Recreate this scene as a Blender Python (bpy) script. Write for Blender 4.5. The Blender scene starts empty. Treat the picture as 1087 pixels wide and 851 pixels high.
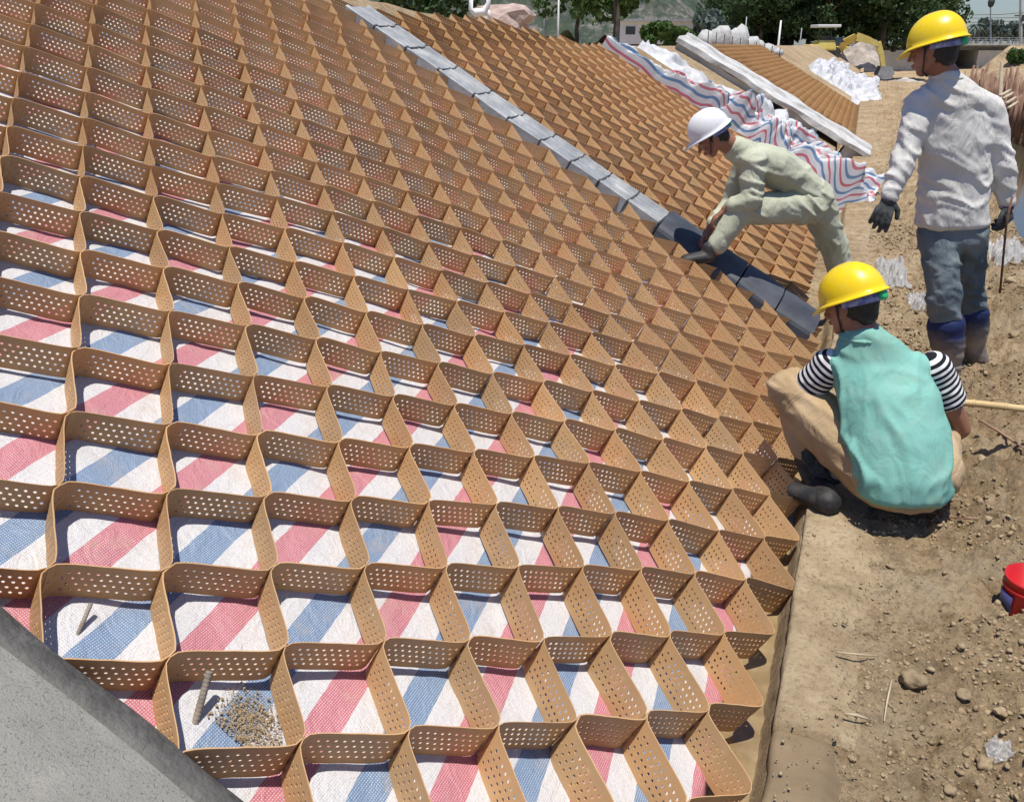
import bpy, bmesh, math, random
import numpy as np
from mathutils import Vector, Matrix, noise as mnoise
sc = bpy.context.scene
R = math.radians
rng = np.random.default_rng(7)
# ------------------------------------------------------------------ camera, world, sun, exposure
PITCH, YAW, TH = 0.396802, 0.369223, 0.509054
EYE = np.array([0.0, 0.0, 1.6]); SD = 1.388                      # eye point, distance from eye to slope plane
FW = np.array([-math.sin(YAW)*math.cos(PITCH), math.cos(YAW)*math.cos(PITCH), -math.sin(PITCH)])
RT = np.array([math.cos(YAW), math.sin(YAW), 0.0]); UPV = np.cross(RT, FW)
FH = np.array([-math.sin(YAW), math.cos(YAW), 0.0])
cam_d = bpy.data.cameras.new("camera"); cam = bpy.data.objects.new("camera", cam_d); sc.collection.objects.link(cam)
cam.matrix_world = Matrix(((RT[0], UPV[0], -FW[0], 0), (RT[1], UPV[1], -FW[1], 0), (RT[2], UPV[2], -FW[2], 1.6), (0, 0, 0, 1)))
cam_d.sensor_width = 36; cam_d.lens = 900/1087*36; cam_d.clip_start = 0.05; cam_d.clip_end = 3000
sc.camera = cam
SUN = Vector((0.08, -0.17, 0.98)).normalized()
world = bpy.data.worlds.new("World"); sc.world = world; world.use_nodes = True
wn = world.node_tree.nodes; wl = world.node_tree.links
sky = wn.new('ShaderNodeTexSky'); sky.sky_type = 'NISHITA'; sky.sun_disc = False
sky.sun_elevation = math.asin(SUN.z); sky.sun_rotation = math.atan2(SUN.x, SUN.y)
sky.air_density = 1.2; sky.dust_density = 0.4; sky.ozone_density = 4
tint = wn.new('ShaderNodeMix'); tint.data_type = 'RGBA'; tint.blend_type = 'MULTIPLY'; tint.inputs[0].default_value = 1; tint.inputs[7].default_value = (.76, .89, 1.16, 1)
wl.new(sky.outputs[0], tint.inputs[6]); wl.new(tint.outputs[2], wn['Background'].inputs[0]); wn['Background'].inputs[1].default_value = 0.082
sun_d = bpy.data.lights.new("sun", 'SUN'); sun_d.energy = 4.9; sun_d.angle = R(0.5); sun_d.color = (1, 0.95, 0.87)
sun = bpy.data.objects.new("sun", sun_d); sc.collection.objects.link(sun); sun.rotation_euler = SUN.to_track_quat('Z', 'Y').to_euler()
sc.view_settings.view_transform = 'Standard'; sc.view_settings.look = 'None'; sc.view_settings.gamma = 1
sc.view_settings.exposure = 0.12
sc.cycles.max_bounces = 6; sc.cycles.transparent_max_bounces = 8

# ------------------------------------------------------------------ where things stand
N = np.array([math.sin(TH), 0, math.cos(TH)]); DN = np.array([math.cos(TH), 0, -math.sin(TH)])   # slope normal, down-slope
def PL(s, t, h=0.0):                       # point of the slope: s down-slope, t along the river, h above the cell tops
    return EYE - N*(SD-h) + DN*s + np.array([0, 1.0, 0])*t
def PLa(s, t, h): return EYE + (-SD+h)[..., None]*N + s[..., None]*DN + t[..., None]*np.array([0, 1.0, 0])
def sight(x, y): return FW + RT*(x-543)/900 + UPV*(425.5-y)/900
def at(x, y, D): r = sight(x, y); return EYE + r*(D/(r@FH))        # point at horizontal distance D
def gnd(x, y, z=0.0): r = sight(x, y); return EYE + r*((z-1.6)/r[2])
def onsl(x, y, h=0.0): r = sight(x, y); return EYE + r*(-(SD-h)/(r@N))
def atY(x, y, Y): r = sight(x, y); return EYE + r*(Y/r[1])
def st(P): w = np.asarray(P)-EYE+N*SD; return w@DN, w[1]

# ------------------------------------------------------------------ numpy noise
def _h(i, j, k):
    n = (i*374761393 + j*668265263 + k*1440662683) & 0xffffffff
    n = ((n ^ (n >> 13))*1274126177) & 0xffffffff
    return ((n ^ (n >> 16)) & 0xffff)/65535.0
def vn(x, y, seed=0):
    xi = np.floor(x).astype(np.int64); yi = np.floor(y).astype(np.int64); fx = x-xi; fy = y-yi
    fx = fx*fx*(3-2*fx); fy = fy*fy*(3-2*fy)
    a = _h(xi, yi, seed); b = _h(xi+1, yi, seed); c = _h(xi, yi+1, seed); d = _h(xi+1, yi+1, seed)
    return (a+(b-a)*fx)*(1-fy)+(c+(d-c)*fx)*fy - 0.5
def fbm(x, y, o=4, seed=0, g=0.5):
    s = 0; a = 1.0
    for i in range(o): s = s + a*vn(x*2**i+i*17.3, y*2**i-i*9.1, seed+i); a *= g
    return s
def sm(x, a, b): t = np.clip((x-a)/(b-a), 0, 1); return t*t*(3-2*t)

# ------------------------------------------------------------------ objects
def link(name, me, mat=None, parent=None, smooth=False):
    o = bpy.data.objects.new(name, me); sc.collection.objects.link(o)
    if mat is not None and me is not None and len(me.materials) == 0: me.materials.append(mat)
    if parent is not None: o.parent = parent
    if smooth and me is not None: me.polygons.foreach_set('use_smooth', [True]*len(me.polygons))
    return o
def tag(o, label=None, cat=None, group=None, kind=None):
    if label: o['label'] = label
    if cat: o['category'] = cat
    if group: o['group'] = group
    if kind: o['kind'] = kind
    return o
def empty(name, loc=(0, 0, 0), **k):
    o = bpy.data.objects.new(name, None); o.location = loc; o.empty_display_size = .1; sc.collection.objects.link(o); tag(o, **k); return o
def child(name, me, mat, parent, smooth=False):                 # world-space mesh under a thing
    o = link(name, me, mat, None, smooth); o.parent = parent
    o.matrix_parent_inverse = Matrix.Translation(parent.location).inverted() if parent.type == 'EMPTY' else Matrix.Identity(4)
    return o
def npmesh(name, v, f):
    """v (n,3); f (m,k) quads or tris, all alike, or list"""
    me = bpy.data.meshes.new(name)
    if isinstance(f, np.ndarray):
        k = f.shape[1]; me.vertices.add(len(v)); me.vertices.foreach_set('co', np.asarray(v, np.float32).ravel())
        me.loops.add(f.size); me.loops.foreach_set('vertex_index', f.astype(np.int32).ravel())
        me.polygons.add(len(f)); me.polygons.foreach_set('loop_start', np.arange(0, f.size, k, dtype=np.int32))
        me.polygons.foreach_set('loop_total', np.full(len(f), k, np.int32)); me.update(calc_edges=True)
    else: me.from_pydata([tuple(p) for p in v], [], f); me.update()
    return me
def gridmesh(name, P, uv=None):
    a, b = P.shape[:2]; i = np.arange(a*b).reshape(a, b)
    f = np.stack([i[:-1, :-1], i[1:, :-1], i[1:, 1:], i[:-1, 1:]], -1).reshape(-1, 4)
    me = npmesh(name, P.reshape(-1, 3), f)
    if uv is not None:
        l = me.uv_layers.new(name='UVMap'); l.data.foreach_set('uv', uv.reshape(-1, 2)[f.ravel()].astype(np.float32).ravel())
    return me
def bm_mesh(name, bm):
    bmesh.ops.recalc_face_normals(bm, faces=bm.faces); me = bpy.data.meshes.new(name); bm.to_mesh(me); bm.free(); return me
def frame(x, z=None):
    x = Vector(x).normalized(); z = Vector(z if z is not None else (0, 0, 1)); z = z - x*z.dot(x)
    if z.length < 1e-5: z = Vector((1, 0, 0)) - x*x.x
    z.normalize(); y = z.cross(x); return Matrix((x, y, z)).transposed()
def box(bm, c, size, rot=None, bev=0.0, taper=1.0):
    r = bmesh.ops.create_cube(bm, size=1.0); vs = r['verts']
    for v in vs:
        k = taper if v.co.z > 0 else 1.0
        v.co = Vector((v.co.x*size[0]*k, v.co.y*size[1]*k, v.co.z*size[2]))
    if bev > 0:
        es = list({e for v in vs for e in v.link_edges}); g = bmesh.ops.bevel(bm, geom=es, offset=bev, segments=2, affect='EDGES', profile=.6)
        vs = list({v for f in g['faces'] for v in f.verts} | {v for v in vs if v.is_valid})
    M = rot.to_4x4() if rot is not None else Matrix.Identity(4)
    for v in vs: v.co = (M @ v.co.to_4d()).to_3d() + Vector(c)
    return vs
def tube(bm, pts, rad, seg=8, caps=True):
    pts = [Vector(p) for p in pts]; rad = rad if isinstance(rad, (list, tuple)) else [rad]*len(pts)
    rings = []; up = None
    for i, p in enumerate(pts):
        t = (pts[min(i+1, len(pts)-1)]-pts[max(i-1, 0)]).normalized()
        if up is None: up = Vector((0, 0, 1)) if abs(t.z) < .9 else Vector((1, 0, 0))
        s = t.cross(up).normalized(); u = s.cross(t); up = u
        rings.append([bm.verts.new(p+(s*math.cos(a)+u*math.sin(a))*rad[i]) for a in [2*math.pi*k/seg for k in range(seg)]])
    for a, b in zip(rings, rings[1:]):
        for k in range(seg): bm.faces.new((a[k], a[(k+1) % seg], b[(k+1) % seg], b[k]))
    if caps: bm.faces.new(rings[0][::-1]); bm.faces.new(rings[-1])
def lathe(bm, c, prof, seg=24, M=None, sx=1, sy=1):
    rings = []; M = M or Matrix.Identity(3)
    for r, z in prof:
        rings.append([bm.verts.new(Vector(c)+M @ Vector((r*sx*math.cos(a), r*sy*math.sin(a), z))) for a in [2*math.pi*k/seg for k in range(seg)]])
    for a, b in zip(rings, rings[1:]):
        for k in range(seg): bm.faces.new((a[k], a[(k+1) % seg], b[(k+1) % seg], b[k]))
def rock(bm, c, size, seed, sub=2, rot=0.0, amp=.35):
    r = bmesh.ops.create_icosphere(bm, subdivisions=sub, radius=1.0)
    for v in r['verts']:
        q = v.co*1.3+Vector((seed*3.7, seed*1.3, 0)); n = mnoise.noise(q)*amp+mnoise.noise(q*2.7)*amp*.4
        p = v.co*(1+n); p = Vector((p.x*size[0], p.y*size[1], p.z*size[2])); p.rotate(Matrix.Rotation(rot, 3, 'Z')); v.co = p+Vector(c)
    return r['verts']

# ------------------------------------------------------------------ materials
class NT:
    def __init__(s, name):
        s.m = bpy.data.materials.new(name); s.m.use_nodes = True; s.t = s.m.node_tree; s.b = s.t.nodes['Principled BSDF']; s.out = s.t.nodes['Material Output']
        s.co = s.t.nodes.new('ShaderNodeTexCoord')
    def n(s, typ, **k):
        x = s.t.nodes.new('ShaderNode'+typ)
        for a, b in k.items():
            if a.startswith('i_'): x.inputs[a[2:].replace('_', ' ')].default_value = b
            else: setattr(x, a, b)
        return x
    def l(s, a, b): s.t.links.new(a, b)
    def mapc(s, scale=(1, 1, 1), rot=(0, 0, 0), src='Object', loc=(0, 0, 0)):
        m = s.n('Mapping'); m.inputs['Scale'].default_value = scale; m.inputs['Rotation'].default_value = rot; m.inputs['Location'].default_value = loc
        s.l(s.co.outputs[src], m.inputs['Vector']); return m.outputs[0]
    def noise(s, scale, vec=None, detail=5, rough=.55, dist=0):
        x = s.n('TexNoise'); x.inputs['Scale'].default_value = scale; x.inputs['Detail'].default_value = detail; x.inputs['Roughness'].default_value = rough; x.inputs['Distortion'].default_value = dist
        s.l(vec if vec is not None else s.co.outputs['Object'], x.inputs['Vector']); return x.outputs['Fac']
    def ramp(s, fac, *stops, interp='LINEAR'):
        r = s.n('ValToRGB'); e = r.color_ramp.elements; r.color_ramp.interpolation = interp
        while len(e) < len(stops): e.new(0.5)
        for i, (p, c) in enumerate(stops):
            e[i].position = p; e[i].color = (*c, 1) if len(c) == 3 else c
        s.l(fac, r.inputs[0]); return r.outputs[0]
    def mix(s, fac, a, b, blend='MIX'):
        x = s.n('Mix', data_type='RGBA', blend_type=blend)
        for sock, val in ((x.inputs[0], fac), (x.inputs[6], a), (x.inputs[7], b)):
            if isinstance(val, (int, float)): sock.default_value = val
            elif isinstance(val, tuple): sock.default_value = (*val, 1)
            else: s.l(val, sock)
        return x.outputs[2]
    def math(s, op, a, b=0.0, c=0.0):
        x = s.n('Math', operation=op)
        for i, v in enumerate((a, b, c)):
            if isinstance(v, (int, float)): x.inputs[i].default_value = v
            else: s.l(v, x.inputs[i])
        return x.outputs[0]
    def bump(s, h, strength=.3, dist=.01, prev=None):
        b = s.n('Bump'); b.inputs['Strength'].default_value = strength; b.inputs['Distance'].default_value = dist; s.l(h, b.inputs['Height'])
        if prev is not None: s.l(prev, b.inputs['Normal'])
        s.l(b.outputs[0], s.b.inputs['Normal']); return b.outputs[0]
    def set(s, col=None, rough=None, metal=None, spec=None):
        if col is not None:
            if isinstance(col, tuple): s.b.inputs['Base Color'].default_value = (*col, 1)
            else: s.l(col, s.b.inputs['Base Color'])
        if rough is not None:
            if isinstance(rough, (int, float)): s.b.inputs['Roughness'].default_value = rough
            else: s.l(rough, s.b.inputs['Roughness'])
        if metal is not None: s.b.inputs['Metallic'].default_value = metal
        if spec is not None: s.b.inputs['Specular IOR Level'].default_value = spec
        return s.m
def simple(name, c1, c2, scale=8, rough=.7, bump=.2, bscale=40, dist=.004, metal=0, spec=None, src='Object', lo=.35, hi=.65):
    t = NT(name); v = t.co.outputs[src]; t.set(t.ramp(t.noise(scale, v), (lo, c1), (hi, c2)), rough, metal, spec)
    if bump: t.bump(t.noise(bscale, v, 4), bump, dist)
    return t.m
M = {}
# dirt
t = NT('dirt'); v = t.mapc(src='Object')
a = t.ramp(t.noise(1.1, v, 6, .6), (.3, (.30, .215, .125)), (.5, (.41, .305, .185)), (.72, (.52, .41, .265)))
b = t.ramp(t.noise(14, v, 6, .7), (.34, (.55, .50, .43)), (.50, (1, 1, 1)), (.7, (1.15, 1.13, 1.08)))
c = t.mix(1.0, a, b, 'MULTIPLY'); c = t.mix(1.0, c, t.ramp(t.noise(75, v, 6, .75), (.34, (.42, .38, .33)), (.47, (1, 1, 1)), (.68, (1.18, 1.16, 1.12))), 'MULTIPLY'); g = t.ramp(t.noise(3.3, t.mapc(loc=(5, 2, 1)), 5), (.5, (0, 0, 0)), (.68, (1, 1, 1)))
c = t.mix(t.math('MULTIPLY', g, .35), c, (.50, .42, .30)); dk = t.ramp(t.noise(2.4, t.mapc(loc=(9, 1, 4)), 7, .7), (.52, (0, 0, 0)), (.66, (1, 1, 1))); c = t.mix(t.math('MULTIPLY', dk, .55), c, (.20, .145, .085)); t.set(c, .95, spec=.15)
p = t.bump(t.noise(38, v, 8, .75), .9, .03); t.bump(t.noise(240, v, 4, .7), .6, .005, p); M['dirt'] = t.m
t = NT('clod'); v = t.mapc(src='Object')
t.set(t.ramp(t.noise(4, v, 6, .7), (.3, (.22, .16, .095)), (.5, (.33, .25, .15)), (.7, (.43, .34, .22))), .95, spec=.15); t.bump(t.noise(90, v, 5), .5, .006); M['clod'] = t.m
# sandy concrete toe kerb
t = NT('sandy_kerb'); v = t.mapc(src='Object')
c = t.ramp(t.noise(5, v, 7, .65), (.32, (.25, .185, .11)), (.5, (.37, .285, .175)), (.7, (.45, .365, .24)))
w = t.noise(3.2, t.mapc(loc=(3, 3, 0)), 7, .7); w = t.ramp(w, (.47, (0, 0, 0)), (.60, (1, 1, 1)))
c = t.mix(t.math('MULTIPLY', w, .6), c, (.25, .18, .105)); c = t.mix(1.0, c, t.ramp(t.noise(65, v, 7, .8), (.34, (.50, .45, .38)), (.48, (1, 1, 1)), (.68, (1.15, 1.13, 1.1))), 'MULTIPLY'); t.set(c, .9, spec=.2); p = t.bump(t.noise(45, v, 8, .8), .7, .012); t.bump(t.noise(260, v, 3), .3, .002, p); M['kerb'] = t.m
t = NT('wet_concrete'); v = t.mapc(src='Object')
t.set(t.ramp(t.noise(9, v, 6), (.3, (.15, .105, .058)), (.7, (.24, .175, .10))), .55, spec=.4); t.bump(t.noise(120, v, 4), .2, .002); M['wet'] = t.m
# geocell plastic
t = NT('geocell_plastic'); v = t.co.outputs['Object']; oi = t.n('ObjectInfo')
gv = t.n('NewGeometry').outputs['Position']
c = t.ramp(t.noise(2.2, gv, 5), (.3, (.58, .35, .16)), (.7, (.69, .45, .225)))
d = t.ramp(t.noise(38, gv, 5, .7), (.55, (0, 0, 0)), (.75, (1, 1, 1))); c = t.mix(t.math('MULTIPLY', d, .35), c, (.66, .50, .32))
c = t.mix(1.0, c, t.ramp(oi.outputs['Random'], (0, (.86, .87, .90)), (1, (1.08, 1.05, 1.0))), 'MULTIPLY')
ms = t.ramp(t.noise(7, gv, 6, .7), (.56, (0, 0, 0)), (.70, (1, 1, 1))); c = t.mix(t.math('MULTIPLY', ms, .30), c, (.40, .30, .19))
t.set(c, .5, spec=.35); p = t.bump(t.noise(500, gv, 2), .25, .0012)
tr = t.n('BsdfTranslucent'); t.l(t.mix(.5, c, (.75, .40, .15)), tr.inputs[0]); mx = t.n('MixShader'); mx.inputs[0].default_value = .16
t.l(t.b.outputs[0], mx.inputs[1]); t.l(tr.outputs[0], mx.inputs[2]); t.l(mx.outputs[0], t.out.inputs[0]); M['cell'] = t.m
# striped woven tarp: UV in metres, x across the stripes
def tarp_mat(name, weave=True, offs=0.0):
    t = NT(name); uv = t.co.outputs['UV']
    nz = t.math('MULTIPLY', t.math('SUBTRACT', t.noise(6, uv, 3), .5), .012)
    sx = t.n('SeparateXYZ'); t.l(uv, sx.inputs[0])
    x = t.math('FRACT', t.math('DIVIDE', t.math('ADD', t.math('ADD', sx.outputs[0], nz), offs), .289))
    W = (.56, .555, .56); RD = (.47, .13, .16); BL = (.12, .21, .345)
    c = t.ramp(x, (0, W), (.245, RD), (.5, W), (.755, BL), interp='CONSTANT') if weave else t.ramp(x, (0, W), (.33, RD), (.5, W), (.82, BL), interp='CONSTANT')
    if weave:
        mp = t.n('Mapping'); mp.inputs['Rotation'].default_value = (0, 0, .12); mp.inputs['Scale'].default_value = (1, 1, 1); t.l(uv, mp.inputs[0])
        ck = t.n('TexWave', wave_type='BANDS', bands_direction='X'); ck.inputs['Scale'].default_value = 62; t.l(mp.outputs[0], ck.inputs[0])
        ck2 = t.n('TexWave', wave_type='BANDS', bands_direction='Y'); ck2.inputs['Scale'].default_value = 62; t.l(mp.outputs[0], ck2.inputs[0])
        wv = t.math('MULTIPLY', ck.outputs['Fac'], ck2.outputs['Fac']); wv2 = t.math('MULTIPLY', wv, .62)
        c = t.mix(wv2, c, (.72, .71, .74)); 
        pp = t.bump(t.math('ADD', wv, t.noise(70, uv, 3)), .35, .002); t.bump(t.noise(15, uv, 5, .6, 1.5), .45, .02, pp)
    c = t.mix(1.0, c, t.ramp(t.noise(190, uv, 3, .7), (.3, (.80, .80, .80)), (.6, (1, 1, 1))), 'MULTIPLY')
    dirt = t.ramp(t.noise(9, uv, 6, .7), (.54, (0, 0, 0)), (.74, (1, 1, 1))); c = t.mix(t.math('MULTIPLY', dirt, .5), c, (.45, .37, .27))
    t.set(c, .42, spec=.4); return t.m
M['tarp'] = tarp_mat('striped_tarp', True, .0); M['tarp2'] = tarp_mat('crumpled_striped_tarp', False)
# concretes
t = NT('fresh_grey_concrete'); v = t.co.outputs['Object']
c = t.ramp(t.noise(3, t.mapc((1, 1.6, 1), (0, 0, .5)), 6, .6), (.3, (.33, .31, .26)), (.7, (.43, .41, .35))); c = t.mix(t.ramp(t.noise(240, v, 3, .6), (.56, (0, 0, 0)), (.64, (.85, .85, .85))), c, (.20, .19, .17)); c = t.mix(t.ramp(t.noise(7, v, 6, .7), (.5, (0, 0, 0)), (.7, (.4, .4, .4))), c, (.52, .49, .42)); t.set(c, .8, spec=.3)
p = t.bump(t.noise(7, t.mapc((1, 2, 1), (0, 0, .5)), 5), .15, .02); t.bump(t.noise(300, v, 4), .35, .002, p); M['conc'] = t.m
t = NT('damp_dark_mortar'); v = t.co.outputs['Object']; t.set(t.ramp(t.noise(10, v, 6, .7), (.3, (.055, .052, .046)), (.7, (.135, .128, .115))), .6, spec=.4); t.bump(t.noise(60, v, 6), .6, .012); M['mortar'] = t.m
M['white_conc'] = simple('pale_rough_concrete', (.42, .41, .385), (.62, .61, .585), 5, .85, .4, 20, .02)
t = NT('weathered_sheet'); v = t.co.outputs['Object']; c = t.ramp(t.noise(6, v, 7, .7), (.3, (.19, .20, .205)), (.5, (.29, .30, .305)), (.68, (.44, .44, .425))); t.set(c, .65, metal=.1, spec=.4); t.bump(t.noise(24, v, 5), .2, .01); M['sheet'] = t.m
M['pipe'] = simple('dark_grey_plastic', (.035, .04, .052), (.07, .078, .095), 5, .65, .1, 30, .004)
M['joint'] = simple('black_joint_rubber', (.02, .02, .025), (.06, .06, .065), 9, .6, .1)
M['pwhite'] = simple('white_sheet', (.42, .42, .42), (.62, .62, .63), 5, .55, .35, 14, .03)
M['wood'] = simple('weathered_stake_wood', (.16, .085, .055), (.36, .22, .15), 3, .85, .4, 30, .01)
M['palewood'] = simple('pale_bare_pole', (.42, .34, .22), (.60, .50, .36), 5, .8, .3, 40)
M['bamboo'] = simple('bamboo_culm', (.52, .36, .16), (.66, .50, .26), 9, .45, .15, 60, .002)
M['rust'] = simple('rusty_rebar', (.12, .055, .035), (.22, .11, .07), 40, .85, .3, 200, .001)
M['steel'] = simple('mud_grey_rebar', (.16, .13, .10), (.32, .27, .22), 30, .8, .3, 200, .001)
M['yellow_helmet'] = simple('yellow_helmet_plastic', (.86, .60, .008), (.90, .64, .012), 3, .22, 0, spec=.6)
M['white_helmet'] = simple('white_helmet_plastic', (.80, .80, .80), (.86, .86, .86), 3, .25, 0, spec=.6)
def helmet_mat(name, c):
    t = NT(name); v = t.co.outputs['Object']; d = t.ramp(t.noise(11, v, 7, .7), (.50, (0, 0, 0)), (.72, (1, 1, 1))); e = t.ramp(t.noise(90, t.mapc((1, 1, .2)), 3, .7), (.62, (0, 0, 0)), (.66, (1, 1, 1)))
    col = t.mix(t.math('MULTIPLY', d, .22), c, (.50, .40, .25)); col = t.mix(t.math('MULTIPLY', e, .25), col, (.42, .33, .18)); t.set(col, t.math('ADD', t.math('MULTIPLY', d, .3), .26), spec=.5); t.bump(t.noise(30, v, 3), .04, .004); return t.m
M['yellow_helmet'] = helmet_mat('scuffed_yellow_helmet', (.86, .60, .008)); M['white_helmet'] = helmet_mat('scuffed_white_helmet', (.78, .78, .78))
M['green'] = simple('green_knob', (.02, .42, .16), (.03, .48, .2), 3, .4, 0)
M['blueband'] = simple('blue_helmet_band', (.10, .13, .38), (.35, .38, .6), 60, .5, 0)
M['blackm'] = simple('black_matte', (.012, .012, .014), (.03, .03, .032), 9, .6, .1)
M['skin'] = simple('tanned_skin', (.27, .115, .065), (.33, .15, .09), 12, .5, .12, 150, .002)
M['hair'] = simple('black_hair', (.008, .007, .006), (.02, .017, .015), 60, .55, .5, 200, .004)
def cloth(name, c1, c2, scale=6, fold=.5, grime=None):
    t = NT(name); v = t.co.outputs['Object']; c = t.ramp(t.noise(scale, v, 5), (.35, c1), (.65, c2))
    c = t.mix(t.math('MULTIPLY', t.ramp(t.noise(9, v, 7, .75), (.55, (0, 0, 0)), (.75, (1, 1, 1))), .3), c, (.42, .36, .27))
    if grime: c = t.mix(t.ramp(t.noise(3.2, v, 6, .65), (.5, (0, 0, 0)), (.68, (.8, .8, .8))), c, grime)
    t.set(c, .88, spec=.15); p = t.bump(t.noise(13, t.mapc((1, 1, .45)), 4, .5, 1.2), fold, .02); t.bump(t.noise(700, v, 1), .2, .0008, p); return t.m
M['white_shirt'] = cloth('white_work_shirt', (.58, .56, .52), (.68, .66, .62), fold=.8)
M['olive'] = cloth('pale_olive_uniform', (.43, .445, .33), (.53, .545, .42), fold=.6)
M['teal'] = cloth('teal_polo', (.17, .41, .345), (.23, .49, .415), 5, .45, (.26, .45, .37))
M['khaki'] = cloth('khaki_trousers', (.40, .28, .155), (.52, .385, .235), fold=.7)
M['denim'] = cloth('faded_denim', (.085, .115, .135), (.19, .225, .24), 5, .8, (.21, .20, .155))
t = NT('striped_sleeve'); v = t.mapc(src='UV'); sx = t.n('SeparateXYZ'); t.l(v, sx.inputs[0])
t.set(t.ramp(t.math('FRACT', t.math('MULTIPLY', sx.outputs[0], 1/.023)), (0, (.72, .72, .72)), (.5, (.015, .015, .02)), interp='CONSTANT'), .85, spec=.15); M['stripes'] = t.m
t = NT('muddy_boot'); v = t.mapc(src='Generated'); g = t.n('SeparateXYZ'); t.l(v, g.inputs[0])
c = t.mix(t.ramp(t.math('ADD', g.outputs[2], t.math('MULTIPLY', t.noise(6), .5)), (.72, (1, 1, 1)), (1.05, (0, 0, 0))), (.012, .022, .085), t.ramp(t.noise(9), (.3, (.15, .125, .10)), (.7, (.34, .29, .24)))); t.set(c, .6, spec=.35); t.bump(t.noise(60), .4, .004); M['boot'] = t.m
M['blackboot'] = simple('black_rubber_boot', (.012, .013, .015), (.05, .045, .04), 14, .65, .2, 50, .003)
M['glove'] = simple('dark_knit_glove', (.025, .03, .03), (.07, .075, .075), 60, .85, .5, 300, .002)
M['purple'] = simple('purple_cuff', (.30, .20, .36), (.42, .32, .48), 9, .8, .2)
M['red'] = simple('red_paint_can', (.46, .012, .014), (.55, .02, .02), 4, .35, .05, spec=.5)
M['dredge'] = simple('rocky_spoil', (.28, .24, .20), (.50, .45, .40), 1.5, .95, .5, 4, .15)
M['trunk'] = simple('tree_bark', (.06, .048, .038), (.15, .12, .095), 3, .9, .4, 12, .03)
def leafm(name, a, b):
    t = NT(name); gv = t.n('NewGeometry').outputs['Position']; t.set(t.ramp(t.noise(.9, gv, 3), (.3, a), (.7, b)), .6, spec=.25)
    tr = t.n('BsdfTranslucent'); tr.inputs[0].default_value = (*b, 1); mx = t.n('MixShader'); mx.inputs[0].default_value = .2
    t.l(t.b.outputs[0], mx.inputs[1]); t.l(tr.outputs[0], mx.inputs[2]); t.l(mx.outputs[0], t.out.inputs[0]); return t.m
M['leaf_dark'] = leafm('dark_foliage', (.028, .055, .022), (.06, .105, .035)); M['leaf_mid'] = leafm('mid_foliage', (.05, .10, .025), (.10, .17, .045)); M['leaf_far'] = leafm('grey_far_foliage', (.08, .11, .10), (.12, .16, .13))
M['white_paint'] = simple('white_paint', (.70, .70, .68), (.8, .8, .78), 2, .6, .05)
M['grey_paint'] = simple('galvanised_grey', (.28, .29, .30), (.38, .39, .40), 4, .5, .05)
M['yellow_paint'] = simple('yellow_machine_paint', (.62, .48, .10), (.72, .58, .18), 2, .5, .1)
M['dark_metal'] = simple('dark_greasy_metal', (.03, .035, .03), (.07, .075, .06), 3, .6, .1)
M['glass'] = simple('dark_glass', (.02, .03, .035), (.03, .04, .05), 3, .08, 0, spec=.7)
M['bridge'] = simple('bridge_concrete', (.42, .41, .37), (.56, .55, .50), .8, .85, .2, 4, .03)
M['bridge_dark'] = simple('dark_bridge_fascia', (.10, .10, .10), (.16, .16, .155), .8, .8, .1)
t = NT('river_water'); t.set(t.ramp(t.noise(.35, None, 3), (.3, (.06, .055, .035)), (.7, (.10, .09, .06))), .08, spec=.5); t.bump(t.noise(3, t.mapc((1, .5, 1)), 3), .06, .02); M['water'] = t.m
t = NT('muddy_water'); t.set(t.ramp(t.noise(14, None, 5), (.3, (.20, .14, .07)), (.7, (.33, .245, .135))), .22, spec=.5); t.bump(t.noise(30, None, 4), .15, .003); M['mud'] = t.m
t = NT('plastic_film'); t.set((.50, .50, .49), .3, spec=.5); t.b.inputs['Alpha'].default_value = .55; t.bump(t.noise(25, None, 5), .5, .01); M['film'] = t.m
t = NT('scrubby_rock_hill'); v = t.co.outputs['Object']
c = t.ramp(t.noise(.12, v, 8, .7), (.42, (.065, .085, .065)), (.50, (.11, .125, .10)), (.54, (.22, .20, .185)), (.66, (.34, .31, .29)))
c = t.mix(t.ramp(t.noise(.5, v, 6, .7), (.42, (0, 0, 0)), (.56, (.75, .75, .75))), c, (.06, .085, .05)); t.set(c, .95, spec=.1); t.bump(t.noise(.3, v, 8, .7), .9, 2.0); M['hill'] = t.m

Z = Vector((0, 0, 1)); RTv = Vector(RT); FHv = Vector(FH); V_ = lambda a: Vector(a)
FB = Matrix((RTv, FHv, Z)).transposed()                                # frame of someone with the back to the camera
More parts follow.
